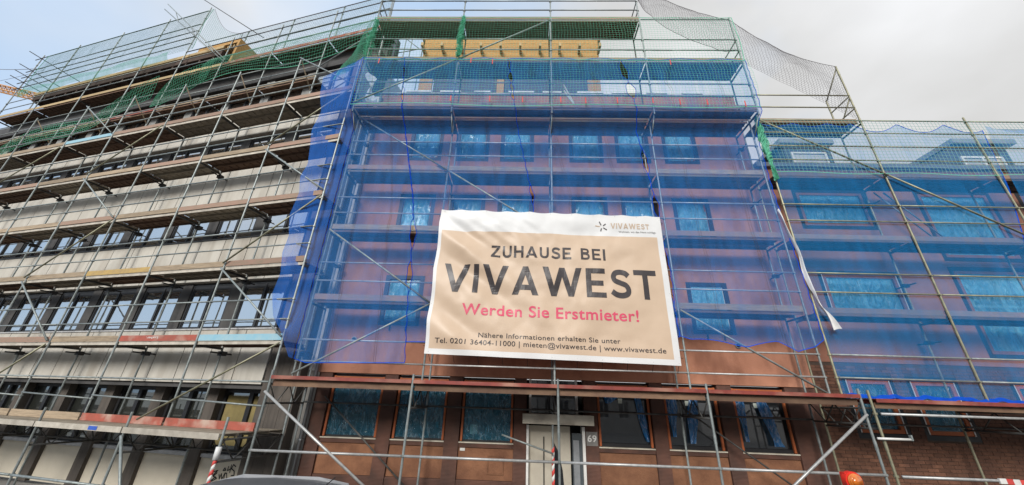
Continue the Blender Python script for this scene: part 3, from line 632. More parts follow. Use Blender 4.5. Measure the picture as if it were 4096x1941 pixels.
def gate(parent, x, y0, y1, z, st='steel_dark'):
    """lattice cross frame carrying the projecting deck"""
    tube(parent, 'lattice_chord', st, (x, y0, z-.08), (x, y1, z-.08), .021); tube(parent, 'lattice_chord', st, (x, y0, z-.46), (x, y1, z-.46), .021)
    n = 4
    for k in range(n):
        ya, yb = y0+(y1-y0)*k/n, y0+(y1-y0)*(k+1)/n
        tube(parent, 'lattice_strut', st, (x, ya, z-.46 if k % 2 else z-.08), (x, yb, z-.08 if k % 2 else z-.46), .014)
for x in BX+[6.14]:
    if x == 6.14 and BX.index(x) != 4: continue
for x in BX:
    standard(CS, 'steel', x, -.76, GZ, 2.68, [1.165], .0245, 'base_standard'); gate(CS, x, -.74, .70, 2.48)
    box(CS, 'base_plate', 'steel_dark', x-.08, x+.08, -.84, -.68, GZ+.001, GZ+.012)
def brace(p, q, r=.0245, st='steel', P=CS): return tube(P, 'brace', st, p, q, r)
for (i, z1), (j, z2) in (((0, 10.4), (1, 8.4)), ((1, 8.4), (2, 6.4)), ((0, 6.4), (1, 4.4)), ((1, 4.4), (0, 2.65)), ((3, 4.4), (4, 2.55))):
    brace((BX[i]+(.02 if i < j else 0), -.065, z1), (BX[j], -.065, z2))
for (i, z1), (j, z2) in (((0, 10.55), (1, 12.45)), ((1, 12.45), (2, 14.4))): brace((BX[i], -.52, z1), (BX[j], -.52, z2))
brace((-6.16, -.82, 2.25), (-3.2, -.82, .3), .027, 'steel_bright'); brace((6.12, -.82, 2.2), (3.5, -.82, .33), .027, 'steel_bright')
brace((-5.6, .66, 2.2), (-3.1, .66, .2), .02, 'steel_dark'); brace((3.1, .66, 2.2), (6.0, .66, .2), .02, 'steel_dark')
brace((-1.2, .60, 1.5), (0.0, .60, 1.15), .02)
for k in range(2): tube(CS, 'spare_tube', 'frame_white', (.35+k*.12, .15, 12.35-k*.55), (.95+k*.02, .12, 10.75), .028)
# side guard at the left end, upper lifts, and the stair tower poles behind the attic corner
for z in (12.945, 13.445, 14.945, 15.445): tube(CS, 'end_rail', 'steel', (-6.14, -.43, z), (-6.14, .27, z), .02)
for z in (12.945, 13.445): tube(CS, 'end_rail', 'steel', (6.14, -.43, z), (6.14, .27, z), .02)
for z in (14.945, 15.445): tube(CS, 'end_rail', 'steel', (3.07, -.43, z), (3.07, .27, z), .02)
for k in range(4):
    tube(CS, 'stair_tower_pole', 'steel', (-6.9+k*.42, 2.4+.3*(k % 2), 12.3), (-6.9+k*.42, 2.4+.3*(k % 2), 18.3), .024)
for k in range(5): tube(CS, 'stair_tower_rail', 'steel', (-7.0, 2.35, 13.5+k*.9), (-5.5, 2.35, 13.9+k*.9), .02)
for k in range(3): tube(CS, 'stair_tower_brace', 'steel', (-5.6, 2.3, 13.3+k*1.6), (-6.8, 2.6, 14.7+k*1.6), .02)

RS = thing('scaffold', 'olive toned scaffold in front of the brick house beyond the banner', 'scaffold', (6.38, -.03, GZ))
RX = [0.0, 3.11, 6.22, 9.33]
for i, x in enumerate(RX):
    top = [10.5, 12.78, 10.62, 10.62][i]
    standard(RS, 'steel_olive', x, 0, 2.46, top, [z+e for z in (2.445, 4.445, 6.445, 8.445) for e in (.5, 1.0)]+[9.945, 10.43])
    standard(RS, 'steel_olive', x, .73, GZ, [10.5, 12.0, 8.6, 8.6][i], [4.4, 6.4, 8.4])
    standard(RS, 'steel_olive', x-(.0 if i else .05), -.73, GZ, 2.66, [1.15, 2.22], .0245, 'base_standard'); gate(RS, x, -.71, .70, 2.40)
    box(RS, 'base_plate', 'steel_dark', x-.08-(.0 if i else .05), x+.08-(.0 if i else .05), -.81, -.65, GZ+.001, GZ+.012)
    for z in (4.445, 6.445, 8.445)+((10.445,) if i < 2 else ()): box(RS, 'transom', 'steel_dark', x-.022, x+.022, .026, .704, z-.115, z-.075)
    if i == 1:
        for z in (5.4, 3.9, 7.9): tube(RS, 'wall_tie', 'black_frame', (x+.05, .45, z), (x+.05, 1.01, z), .02); box(RS, 'tie_clamp', 'black_frame', x-.03, x+.12, .68, .78, z-.04, z+.05)
for i in range(3):
    a, b = RX[i], RX[i+1]
    for z in (2.445, 4.445, 6.445, 8.445):
        for e in (.5, 1.0): tube(RS, 'guard_rail', 'steel_olive' if z > 3 else 'steel', (a+.03, -.035, z+e), (b-.03, -.035, z+e), .0205)
    for z in (9.945, 10.43): tube(RS, 'guard_rail', 'steel_olive', (a+.03, -.035, z), (b-.03, -.035, z), .0205)
    for k, z in enumerate((4.445, 6.445, 8.445)+((10.445,) if i == 0 else ())):
        for j in range(2): plank(RS, 'deck_ply', a+.03, b-.03, .055+j*.33, .055+j*.33+.32, z)
        box(RS, 'toe_board', 'plank_pink' if z < 10 else 'plank_beige', a+.03, b-.03, .06, .088, z+.005, z+.135)
    for j in range(4): plank(RS, 'deck_red', a+.02, b-.02, -.79+j*.385, -.79+j*.385+.37, 2.50, ribs=False)
    box(RS, 'deck_bearer', 'deck_ply', a+.03, b-.03, -.70, -.64, 2.32, 2.425)
    for z in (1.15, 2.22): tube(RS, 'ledger', 'steel_bright', (a+.03, -.77, z), (b-.03, -.77, z), .0245, 10)
    tube(RS, 'ledger', 'steel_dark', (a+.02, .70, 2.0), (b-.02, .70, 2.0), .022)
for z in (11.45, 10.95): tube(RS, 'guard_rail', 'steel_olive', (.03, -.035, z), (3.08, -.035, z), .0205)
brace((0.02, -.065, 10.4), (3.11, -.065, 8.42), .0245, 'steel_olive', RS); brace((3.13, -.065, 8.42), (6.22, -.065, 6.42), .0245, 'steel_olive', RS)
for k in range(2): brace((3.3+k*.28, .66, 8.3), (4.6+k*.3, .66, 6.6), .02, 'steel', RS)
for z in (10.95, 11.45): tube(RS, 'end_rail', 'steel_olive', (3.11, 0, z), (3.11, .73, z), .02)
tube(RS, 'end_rail', 'steel_olive', (3.11, 0, 12.7), (3.11, .73, 11.95), .02); tube(RS, 'end_rail', 'steel_olive', (3.11, 0, 11.4), (3.11, .73, 10.6), .02)
tube(RS, 'tie_bar', 'frame_white', (-.22, -.80, 1.78), (.42, -.80, 1.78), .022); box(RS, 'tie_bar_hook', 'steel', .40, .43, -.83, -.78, 1.76, 1.86)

AS = thing('scaffold', 'long weathered scaffold with coloured toe boards along the office block', 'scaffold', (AX, AY, GZ), -ANG)
SP = [-2.6, .05, 2.85, 5.6, 8.4, 11.2, 14.6, 18.1, 21.2]
AD = [3.37, 5.37, 7.37, 9.37, 11.37]; ALOW = 1.45
for i, s in enumerate(SP):
    x = -s
    standard(AS, 'steel', x, 0, ALOW+.02, 13.45 if i else 12.6, [z+e for z in [ALOW]+AD for e in (.5, 1.0)])
    hi = 20.2 if s > 8 else 17.15
    standard(AS, 'steel', x, .73, GZ, hi, [z for z in AD]+[13.87, 14.37, 15.87, 16.37]+([17.52, 18.0, 18.43, 18.9, 19.36, 19.9] if s > 8 else [16.9]))
    if s < 8: standard(AS, 'steel', x-.6, 1.46, 13.4, 18.75, [15.9, 16.4, 17.6, 18.2, 18.65])
    else: standard(AS, 'steel', x, 1.46, 13.4, 17.4, [15.9])
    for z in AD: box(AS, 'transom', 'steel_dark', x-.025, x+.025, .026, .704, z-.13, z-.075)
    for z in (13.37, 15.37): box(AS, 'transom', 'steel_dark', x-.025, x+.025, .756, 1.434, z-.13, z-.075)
    tube(AS, 'bracket_strut', 'plank_beige', (x, 0.02, 13.35), (x, .71, 12.6), .02)
    for z in AD[:4]:
        tube(AS, 'wall_tie', 'black_frame', (x+.06, .40, z-.22), (x+.06, .975, z-.22), .02); box(AS, 'tie_clamp', 'black_frame', x-.03, x+.13, .66, .80, z-.28, z-.17)
    if i < 8:
        standard(AS, 'steel', x, -.76, GZ, ALOW+.30, [.40], .0245, 'base_standard'); gate(AS, x, -.74, .70, ALOW-.02)
        box(AS, 'base_plate', 'steel_dark', x-.08, x+.08, -.84, -.68, GZ+.001, GZ+.012)
TB = {(0, 0): 'plank_blue', (0, 1): 'plank_red', (0, 2): 'plank_beige', (1, 2): 'plank_yellow', (2, 0): 'plank_pink', (2, 1): 'plank_pink', (2, 3): 'plank_pink', (3, 2): 'plank_pink', (4, 1): 'plank_pink', (4, 2): 'plank_pink', (4, 4): 'plank_blue', (3, 1): 'plank_beige'}
for i in range(len(SP)-1):
    a, b = -SP[i+1], -SP[i]
    for k, z in enumerate([ALOW]+AD):
        for e in (.5, 1.0):
            if k == 0: tube(AS, 'guard_rail', 'steel', (a+.03, -.035, z+e+(.08 if e < .7 else 0)), (b-.03, -.035, z+e), .0205)
            else: tube(AS, 'guard_rail', 'steel', (a+.03, -.035, z+e), (b-.03, -.035, z+e), .0205)
    for k, z in enumerate(AD):
        dm = 'deck_ply' if random.random() < .3 else 'deck_steel'
        for j in range(2): plank(AS, dm, a+.03, b-.03, .05+j*.335, .05+j*.335+.325, z)
        box(AS, 'deck_lip', 'deck_edge', a+.03, b-.03, .028, .046, z-.085, z-.002)
        t = box(AS, 'toe_board', TB.get((k, i), random.choice(['plank_beige', 'plank_beige', 'plank_pink'])), a+.04, b-.04, -.005, .026, z+.004, z+.155)
    for z in (13.37, 15.37):
        if i == 0 and z < 14: continue
        for j in range(2): plank(AS, 'deck_ply', a+.03, b-.03, .78+j*.335, .78+j*.335+.325, z)
        tbm = 'plank_red' if (z > 14 and i in (0, 1, 2) or z < 14 and i == 4) else ('timber' if z > 14 else 'plank_beige')
        box(AS, 'toe_board', tbm, a+.04, b-.04, .735, .765, z+.004, z+.15)
        for e in (.5, 1.0): tube(AS, 'guard_rail', 'steel', (a+.03, .70, z+e), (b-.03, .70, z+e), .0205)
    if i >= 4:
        for z in (17.52, 18.0, 18.43, 18.9, 19.9):
            ex = .55 if i == len(SP)-2 else 0
            tube(AS, 'guard_rail', 'steel_dark', (a+.03-ex, .70, z), (b-.03, .70, z), .0225)
    if i < 4:
        for z in (17.6, 18.65): tube(AS, 'guard_rail', 'steel_dark', (a-.57, 1.42, z), (b-.63, 1.42, z), .0205)
        for z in (16.9,): tube(AS, 'guard_rail', 'steel_dark', (a+.03, .70, z), (b-.03, .70, z), .0205)
    if i < 7:
        for j in range(4): plank(AS, 'deck_steel', a+.02, b-.02, -.80+j*.385, -.80+j*.385+.37, ALOW, ribs=False)
        box(AS, 'deck_lip', 'deck_edge', a+.02, b-.02, -.83, -.806, ALOW-.10, ALOW+.01)
        box(AS, 'toe_board', ['plank_red', 'plank_red', 'plank_beige', 'plank_beige'][min(i, 3)], a+.04, b-.04, -.07, -.042, ALOW+.006, ALOW+.17)
        tube(AS, 'ledger', 'steel', (a+.03, -.80, .40), (b-.03, -.80, .40), .0245, 10)
        n = 8                                             # lattice girder along the facade under the low deck
        tube(AS, 'girder_chord', 'steel_dark', (a, .62, ALOW-.50), (b, .62, ALOW-.50), .021); tube(AS, 'girder_chord', 'steel_dark', (a, .62, ALOW-.10), (b, .62, ALOW-.10), .021)
        for k in range(n):
            xa, xb = a+(b-a)*k/n, a+(b-a)*(k+1)/n
            tube(AS, 'girder_strut', 'steel_dark', (xa, .62, ALOW-.5 if k % 2 else ALOW-.1), (xb, .62, ALOW-.1 if k % 2 else ALOW-.5), .013)
def ab(s1, z1, s2, z2, y=-.07, r=.0235, st='steel'): return tube(AS, 'brace', st, (-s1, y, z1), (-s2, y, z2), r)
ab(8.4, 9.3, 5.6, 7.4); ab(8.4, 5.3, 5.6, 3.4); ab(5.6, 7.3, 8.4, 5.45, st='steel_olive'); ab(.05, 5.45, -2.6, 7.3, st='steel_olive'); ab(.05, 5.3, -2.6, 3.45)
ab(5.6, 3.3, 8.4, 1.6, st='steel_olive'); ab(.9, ALOW+.1, -2.6, 3.3, st='steel_olive'); ab(.05, 9.3, -2.6, 7.5); ab(11.2, 13.4, 8.4, 11.45); ab(0.05, 13.4, -2.6, 11.5)
ab(8.4, 9.5, 5.6, 11.3, st='steel_olive'); ab(.05, 9.5, -2.6, 11.3, st='steel_olive'); ab(14.6, 9.4, 11.2, 11.2, st='steel_olive'); ab(.05, 13.7, -2.6, 15.3, y=.66)
tube(AS, 'brace', 'steel', (0.0, -.82, ALOW-.15), (1.0, -.82, GZ), .027); tube(AS, 'brace', 'steel', (-5.7, -.82, ALOW-.1), (-4.7, -.82, GZ), .027)
# leaning ladder of two tubes at the roof edge, end returns of the roof guard
for dz in (0, -.42): tube(AS, 'ladder_stile', 'steel', (-11.65, .5, 21.25+dz), (-5.3, .62, 15.5+dz*.3), .024)
for k in range(3): tube(AS, 'ladder_rung', 'steel', (-10.6+k*1.9, .52, 20.3-k*1.72), (-9.9+k*1.9, .55, 19.3-k*1.62), .018)
for z in (17.52, 18.0, 18.43, 18.9, 19.9): tube(AS, 'end_rail', 'steel_dark', (-21.2, .2, z), (-21.2, 3.6, z), .0225)
tube(AS, 'end_rail', 'steel_dark', (-9.6, .35, 21.2), (-5.0, 1.46, 17.9), .02)
v = box(AS, 'maker_sticker', 'sticker_blue', -1.05, -.78, -.836, -.832, ALOW-.085, ALOW-.01)
# taped impact protection and end cap
def taped(x, y, z0, z1, parent, r=.034):
    n = 14; ps = []
    for k in range(n):
        v, f = cyl_mesh(r, (z1-z0)/n*.98, 10)
        for c in range(len(v)): v[c] = (v[c][0], v[c][1], v[c][2]+z0+(k+.5)*(z1-z0)/n+v[c][0]*1.2)
        o = place(parent, 'warning_tape_band', 'tie_red' if k % 2 else 'frame_white', [(x+a, y+b, c) for a, b, c in v], f, True)
taped(2.6, -.76, GZ+.1, 1.0, AS); place(AS, 'tape_cap', 'tarp_white', [(2.6+a*1.3, -.76+b*1.3, c+1.12) for a, b, c in cyl_mesh(.04, .22, 8)[0]], cyl_mesh(.04, .22, 8)[1], True)
taped(0.0, .73, GZ+.1, 1.25, CS)
for i in range(10): box(RS, 'warning_tape_band', 'tie_red' if i % 2 else 'frame_white', 1.75+i*.12, 1.87+i*.12, -.805, -.775, 1.105-.004*i, 1.19-.004*i)

# ------------------------------------------------------------------ blue debris nets
def lerp_tab(t, tab):
    for (a, x), (b, y) in zip(tab[:-1], tab[1:]):
        if a <= t <= b: return x+(y-x)*(t-a)/(b-a)
    return tab[0][1] if t < tab[0][0] else tab[-1][1]
SEAM = [[(2.8, -6.17), (13, -6.17)],
        [(2.8, -3.50), (5.05, -3.71), (6.3, -3.78), (7.4, -3.94), (9.8, -4.53), (12.7, -4.85)],
        [(2.8, -.3), (7.5, -.55), (10.8, -1.20), (12.7, -1.42)],
        [(2.8, 2.99), (7.5, 2.86), (8.9, 2.72), (11.2, 2.42), (12.7, 2.15)],
        [(2.8, 6.33), (4.0, 6.30), (7.1, 6.19), (13, 6.19)]]
BOT = [[(-6.2, 3.0), (-5.86, 2.9), (-3.4, 2.97)], [(-4, 3.44), (-.2, 3.5)], [(-1, 3.45), (3.1, 3.75)], [(2.7, 3.9), (3.24, 3.64), (4.32, 3.54), (5.25, 3.61), (5.65, 3.41), (6.4, 3.75)]]
def seam_gap(k, z):
    if k in (0, 4): return 0
    g = [0, [(11.9, .35, .05), (10.9, .35, .05), (6.3, .45, .10), (5.1, .45, .09)], [(12.2, .30, .05), (11.65, .25, .10), (11.2, .22, .07), (10.85, .18, .07), (7.6, .35, .06)], [(12.3, .2, .05), (11.9, .38, .14), (11.1, .35, .17), (8.8, .5, .09), (7.3, .4, .10), (5.4, .9, .08)]][k]
    return 1.7*sum(w*max(0, 1-((z-c)/h)**2) for c, h, w in g)
def net_y(x, z):
    y = -.085 if z < 9.9 else -.085+(-.53+.085)*min(1, (z-9.9)/.42)
    return y
NL = ['blue debris net panel at the corner beside the office block, with scalloped hem', 'blue debris net panel over the windows above the banner, between first and second seam', 'blue debris net panel above the right part of the banner', 'blue debris net panel on the far bay between banner and brick house']
for k in range(4):
    zt = 12.5
    def pf(u, v, k=k):
        z0 = 3.0
        z = z0+(zt-z0)*v
        xl = lerp_tab(z, SEAM[k])+seam_gap(k, z)*.5; xr = lerp_tab(z, SEAM[k+1])-seam_gap(k+1, z)*.5
        x = xl+(xr-xl)*u
        zb = lerp_tab(x, BOT[k]) + .10*abs(math.sin((x+.2)*2.0)) * (k == 3)
        zz = zb+(zt-zb)*v
        xl = lerp_tab(zz, SEAM[k])+seam_gap(k, zz)*.5; xr = lerp_tab(zz, SEAM[k+1])-seam_gap(k+1, zz)*.5
        x = xl+(xr-xl)*u
        ed = min(u, 1-u)
        y = net_y(x, zz)-.022*fbm(x*1.5, zz*.55, k)-.012*math.sin(x*9+zz*1.5)*max(0, 1-ed*9)
        if v > .995: zz += .03*math.sin(x*5)-.03
        return (x, y, zz)
    V, F = sheet_mesh(pf, 34, 110)
    o = place(None, 'debris_net', 'net_blue', V, F, True); tag(o, NL[k], 'net', 'blue debris nets on the banner scaffold')
    # hemmed edges gathered into a denser cord, and doubled seams
    def edge(u, amp):
        P = []
        for j in range(160):
            x, y, z = pf(u, j/159); P.append((x+.012*math.sin(j*.9), y-.01, z))
        return P
    hem = cords([edge(0.0, 0), edge(1.0, 0), [pf(i/60, 0.0) for i in range(61)], [pf(i/60, 1.0) for i in range(61)]], .011)
    place(o, 'hem', 'net_blue_dense', *hem)
    for u in (.30, .72): place(o, 'stitched_seam', 'cord_dark', *cords([[tuple(Vector(pf(u+d, j/90))+Vector((0, -.006, 0))) for j in range(91)] for d in (0, .018)], .0028))
# side panel of net, hanging free towards the office block
LE = [(2.98, -3.05), (3.56, -2.64), (3.9, -2.29), (4.5, -2.02), (5.04, -2.10), (5.6, -1.96), (6.06, -2.02), (6.7, -1.84), (7.44, -1.90), (8.0, -1.75), (8.41, -1.88), (8.98, -1.80), (9.7, -1.66), (10.5, -1.74), (11.2, -1.5), (11.96, -1.42), (12.55, -2.95)]
def pfs(u, v):
    z = 2.98+(12.5-2.98)*v; s = lerp_tab(z, LE); p = Vector(A(s, .15, z)); q = Vector((-6.19, net_y(0, z)-.03, z))
    r = p+(q-p)*u; n = .05*fbm(u*2+3, z*.8, 4)*(1-u*.6)+.03*math.sin(u*7+z*2.2)*(1-u)
    return (r.x+n*.3, r.y-n, r.z)
V, F = sheet_mesh(pfs, 16, 120)
o = place(None, 'debris_net', 'net_blue_side', V, F, True); tag(o, 'loose flapping edge of blue debris net reaching towards the office block', 'net', 'blue debris nets on the banner scaffold')
# right-hand nets, hung inside the uprights
def pfr(u, v):
    xr = lerp_tab(2.5+8*v, [(2.5, 10.9), (4, 11.6), (6.5, 12.30), (8.4, 12.74), (10.5, 13.0)])
    x = 6.44+(xr-6.44)*u
    ph = (x-6.4)/1.04; sag = .30*abs(math.sin(ph*PI*.75)) if x > 9.0 else .12*abs(math.sin(ph*PI))
    zt = 10.36-sag; zb = 2.53+.06*math.sin(x*1.7)
    z = zb+(zt-zb)*v
    fold = .05*fbm(x*.9-z*.25, z*.5, 9)+.035*math.exp(-((x-10.7+(z-4)*-.25)/.5)**2)*math.sin((x+z*.35)*16)
    return (x, .006-fold*.12, z)
V, F = sheet_mesh(pfr, 70, 70)
o = place(None, 'debris_net', 'net_blue_right', V, F, True); tag(o, 'wide blue debris net with scalloped top hung inside the olive scaffold', 'net', 'blue debris nets on the olive scaffold')
hem = cords([[pfr(i/120, 1.0) for i in range(121)], [pfr(1.0, i/80) for i in range(81)], [pfr(i/80, 0.0) for i in range(81)]], .012)
place(o, 'hem', 'net_blue_dense', *hem)
roll = cords([[(6.5+5.0*t, -.02+.012*math.sin(t*60), 2.56+.025*math.sin(t*41)+.012*math.sin(t*97)) for t in np.linspace(0, 1, 120)]], .045)
place(o, 'gathered_hem', 'net_blue_dense', *roll)
def pfr2(u, v):
    z = 6.6+3.75*v-.28*abs(math.sin(u*PI*1.6))*(v > .98); x = 13.15-.35*(1-v)+(16.0-13.0)*u; return (x, .006-.008*fbm(x, z, 3), z)
V, F = sheet_mesh(pfr2, 24, 30)
o = place(None, 'debris_net', 'net_blue_right', V, F, True); tag(o, 'blue debris net at the far edge of the olive scaffold beside the gable dormer', 'net', 'blue debris nets on the olive scaffold')

# ------------------------------------------------------------------ knotted safety nets
def safety(label, mat, pf, nu, nv, r=.0042, seg=2, name='safety_net', skip=None):
    paths = [[pf(i/nu, j/(nv*seg)) for j in range(nv*seg+1)] for i in range(nu+1)]+[[pf(i/(nu*seg), j/nv) for i in range(nu*seg+1)] for j in range(nv+1)]
    V, F = cords(paths, r); o = place(None, name, mat, V, F); tag(o, label, 'safety net', 'knotted safety nets'); return o
def border(o, pf, mat, r=.011, sides='tblr'):
    n = 60; P = []
    if 't' in sides: P.append([pf(i/n, 1) for i in range(n+1)])
    if 'b' in sides: P.append([pf(i/n, 0) for i in range(n+1)])
    if 'l' in sides: P.append([pf(0, i/n) for i in range(n+1)])
    if 'r' in sides: P.append([pf(1, i/n) for i in range(n+1)])
    V, F = cords(P, r); place(o, 'border_rope', mat, V, F)
def n1f(u, v):
    x = -6.16+12.32*u; z = 12.42+2.05*v; y = -.545-.06*math.sin(v*PI)*(.6+.5*fbm(x*.8, z)); return (x+.03*fbm(x*1.5, z*1.5, 2), y, z-.02*abs(math.sin(x*3)))
o = safety('green knotted safety net in front of the timber attic, top row', 'cord_green', n1f, 123, 20, .0027); border(o, n1f, 'cord_green')
def n2f(u, v):
    x = -6.16+12.32*u; z = 10.42+2.0*v+.05*math.sin(x*1.1)*(1-v); y = -.60-.10*math.sin(v*PI)*(.6+.5*fbm(x*.8, z)); return (x+.05*fbm(x*1.2, z*1.4, 5), y, z)
o = safety('green knotted safety net overlapping the upper edge of the blue nets', 'cord_green', n2f, 123, 20, .0028); border(o, n2f, 'cord_green', sides='b')
def n3f(u, v):
    t = u; zt = 16.35+(14.5-16.35)*t-.28*math.sin(PI*t)*.8; zb = 16.3-3.75*min(1, t*1.15)**.42+.45*t; x = 3.12+3.0*t
    z = zb+(zt-zb)*v; return (x+.06*fbm(x*2, z*2), -.44-.12*math.sin(PI*v)*math.sin(PI*t), z)
o = safety('dark sagging safety net slung from the highest post towards the sky', 'cord_dark', n3f, 40, 26, .0032); border(o, n3f, 'cord_dark', .009, 'tb')
def n4f(u, v):
    zt = 14.5+(12.75-14.5)*u-.42*math.sin(PI*u); zb = 12.45-2.0*u; x = 6.15+3.33*u; z = zb+(zt-zb)*v
    return (x+.05*fbm(x*2, z*2, 3), -.44+.40*u-.15*math.sin(PI*u)*math.sin(PI*v), z)
o = safety('dark safety net drooping between the banner scaffold and the olive scaffold', 'cord_dark', n4f, 36, 26, .0032); border(o, n4f, 'cord_dark', .009, 't')
def n5f(u, v):
    x = 6.42+9.2*u; z = 8.47+1.93*v; return (x+.03*fbm(x, z*2), -.105-.05*math.sin(v*PI)*(.6+.5*fbm(x*.7, z)), z+.03*math.sin(x*2)*(1-v))
o = safety('grey green safety net across the top of the olive scaffold', 'cord_pale', n5f, 84, 18, .0042); border(o, n5f, 'cord_green', .009, 'b')
def n6f(u, v):
    s = 20.4-12.4*u; z = 17.0+2.85*v; return A(s+.04*fbm(s, z), -.66+.07*math.sin(v*PI)*(.5+fbm(s*.6, z*.6)), z)
o = safety('fine green safety net round the roof edge of the office block against the sky', 'cord_pale', n6f, 118, 27, .0038); border(o, n6f, 'cord_green', .012, 'lr')
def n6b(u, v):
    s = 20.2-11.0*u; z = 16.5+.62*v+.10*math.sin(s*1.7); return A(s, -.60+.10*math.sin(v*PI)+.03*fbm(s, z), z)
V, F = sheet_mesh(n6b, 80, 6); o = place(None, 'safety_net', 'net_green_fine', V, F, True); tag(o, 'folded lower edge of green net bunched along the timber eaves', 'safety net', 'knotted safety nets')
def n7f(u, v):
    s = 6.6-8.6*u; z = 15.4+3.2*v; return A(s+.04*fbm(s, z), -1.40+.08*math.sin(v*PI)*(.5+fbm(s*.6, z*.6)), z)
o = safety('pale safety net on the back guard rails beside the central scaffold', 'cord_pale', n7f, 84, 31, .0042); border(o, n7f, 'cord_dark', .009, 't')
def n8f(u, v):
    s = 6.3-8.6*u; z = 14.35+1.5*v+.25*math.sin(u*PI*2.4)*(1-v); return A(s, -.66+.22*math.sin(v*PI)*(.6+.4*fbm(s, z)), z)
o = safety('green safety net slung under the red toe board near the roof', 'cord_green', n8f, 72, 11, .005); border(o, n8f, 'cord_green', .012, 'b')
def n9f(u, v):
    s = 8.3-2.6*u; zt = 13.9+1.5*u; zb = 13.3+1.0*u*u; return A(s, -.50+.25*math.sin(PI*u)*v, zb+(zt-zb)*v+.05*fbm(s*2, v*3))
o = safety('bright green net scrap hanging diagonally below the timber box', 'cord_green', n9f, 26, 8, .007)
def n10f(u, v):
    s = 17.5-9.2*u; zb = 11.6+1.9*u+.25*math.sin(u*7); zt = zb+.55+.7*u*abs(math.sin(u*5)); return A(s+.08*fbm(s*2, v), -.40+.2*math.sin(u*9)*.3+.1*v, zb+(zt-zb)*v)
o = safety('crumpled green net draped along the upper guard rails of the office block', 'cord_green', n10f, 70, 6, .007)
def n11f(u, v):
    p = Vector(A(8.0, -.70, 17.6+2.3*v)); q = Vector(A(6.5, -1.42, 17.2+1.4*v)); r = p+(q-p)*u; return (r.x, r.y, r.z-.55*math.sin(PI*u)*(.5+.5*v))
o = safety('blue grey safety net slung between roof guard and back row like a hammock', 'cord_pale', n11f, 20, 22, .0042); border(o, n11f, 'cord_dark', .009, 'tr')
def n12f(u, v):
    p = Vector(A(-1.1, -.5, 12.55)); q = Vector((-6.25, -.5, 14.3)); r = p+(q-p)*u; w = Vector((-6.2, -.52, 12.5)); s_ = p+(w-p)*u; t = s_+(r-s_)*v; return (t.x, t.y-.06*math.sin(u*9), t.z)
o = safety('green net wedge gathered at the corner post above the flapping blue net', 'cord_green', n12f, 22, 14, .006)
def bundle(label, p, q, rad, n, mat='cord_green'):
    p, q = Vector(p), Vector(q); P = []
    for k in range(n):
        ph = random.uniform(0, 6.3); f = random.uniform(5, 13); a = random.uniform(.2, 1)*rad; pts = []
        for j in range(40):
            t = j/39; c = p+(q-p)*t; w = .5+.5*math.sin(PI*min(1, t*1.1)); pts.append((c.x+a*w*math.sin(f*t*3+ph)+.02*math.sin(31*t+ph), c.y+a*.7*w*math.cos(f*t*2.3+ph), c.z+.03*math.sin(23*t+ph)))
        P.append(pts)
    V, F = cords(P, .0075); o = place(None, 'net_bundle', mat, V, F); tag(o, label, 'net bundle', 'gathered green nets'); return o
bundle('green net gathered into a bundle on the second post before the attic', (-3.05, -.60, 12.5), (-3.02, -.60, 14.45), .13, 34)
bundle('green net bundle tied to the joint between banner and olive scaffolds', (6.35, -.12, 8.2), (6.22, -.20, 10.4), .11, 40)
bundle('green net bundle at the top left corner post of the banner scaffold', (-6.2, -.45, 12.6), (-6.1, -.5, 14.4), .16, 26)
# red tie straps along the nets
for i, (x, z) in enumerate([(-5.6, 12.2), (-2.6, 12.25), (-1.9, 12.2), (-3.1, 10.62), (-1.9, 10.62), (-.9, 10.6), (.25, 10.6), (1.0, 10.58), (1.95, 10.6), (3.0, 10.6), (3.8, 10.55), (4.6, 10.55), (5.7, 10.5), (3.75, 12.2)]):
    o = place(None, 'tie_strap', 'tie_red', boxv(x-.014, x+.014, -.640, -.632, z-.10, z+.12), BOXF); tag(o, ['red strap on the upper net edge beside the white plastic sheet', 'red strap on the upper net edge just right of the green bundle', 'second red strap right of the green bundle on the upper net edge'][i] if i < 3 else ('red strap alone on the upper net edge in the far bay' if i == 13 else '%s red strap from the left along the lower edge of the green net' % ['first', 'second', 'third', 'fourth', 'fifth', 'sixth', 'seventh', 'eighth', 'ninth', 'tenth'][i-3]), 'strap', 'red net straps')

# ------------------------------------------------------------------ banner
BN = thing('banner', 'large white and beige printed banner laced to the scaffold rails', 'banner', (-.1, -.235, 3.0))
def bw(x, z):
    """how far the cloth stands off its plane at banner coordinates"""
    t = (z-3.1)/3.85; s = (x+3.07)/5.92; e = max(0, min(1, min(s, 1-s, t, 1-t)*7))
    w = .055*math.sin(5.0*(x*.8+z*1.05)+1.2*math.sin(x))*(1-s)**1.6*1.1
    w += .028*math.sin(9.0*(z*.9+x*.65))*max(0, 1-abs(s-.12)*4)
    w += .05*fbm(x*.55, z*.5, 2)+.022*fbm(x*1.8+z, z*1.6-x*.7, 5)+.02*math.sin(4*(x*.5-z*1.1))*max(0, s-.55)
    w += .055*math.exp(-((z-6.72)/.22)**2)*abs(math.sin(x*2.25+.5))
    w += .012*math.sin(23*(x*.55+z*.8))*math.exp(-((t-.86)/.18)**2)*(s < .45)
    return w*(.25+.75*e)
def bpt(x, z, off=0.0):
    """flat banner coordinates -> hung cloth (slightly out of square, sagging between its ties)"""
    zz = z-.0165*x
    sg = 0
    if z > 6.85: sg = -.035*abs(math.sin(x*PI/.62))*(z-6.85)/.1
    if x < -2.98: x2 = x+.03*abs(math.sin(z*2.4))
    else: x2 = x
    return (x2+.1, -.015-bw(x, z)-off, zz+sg-3.0)
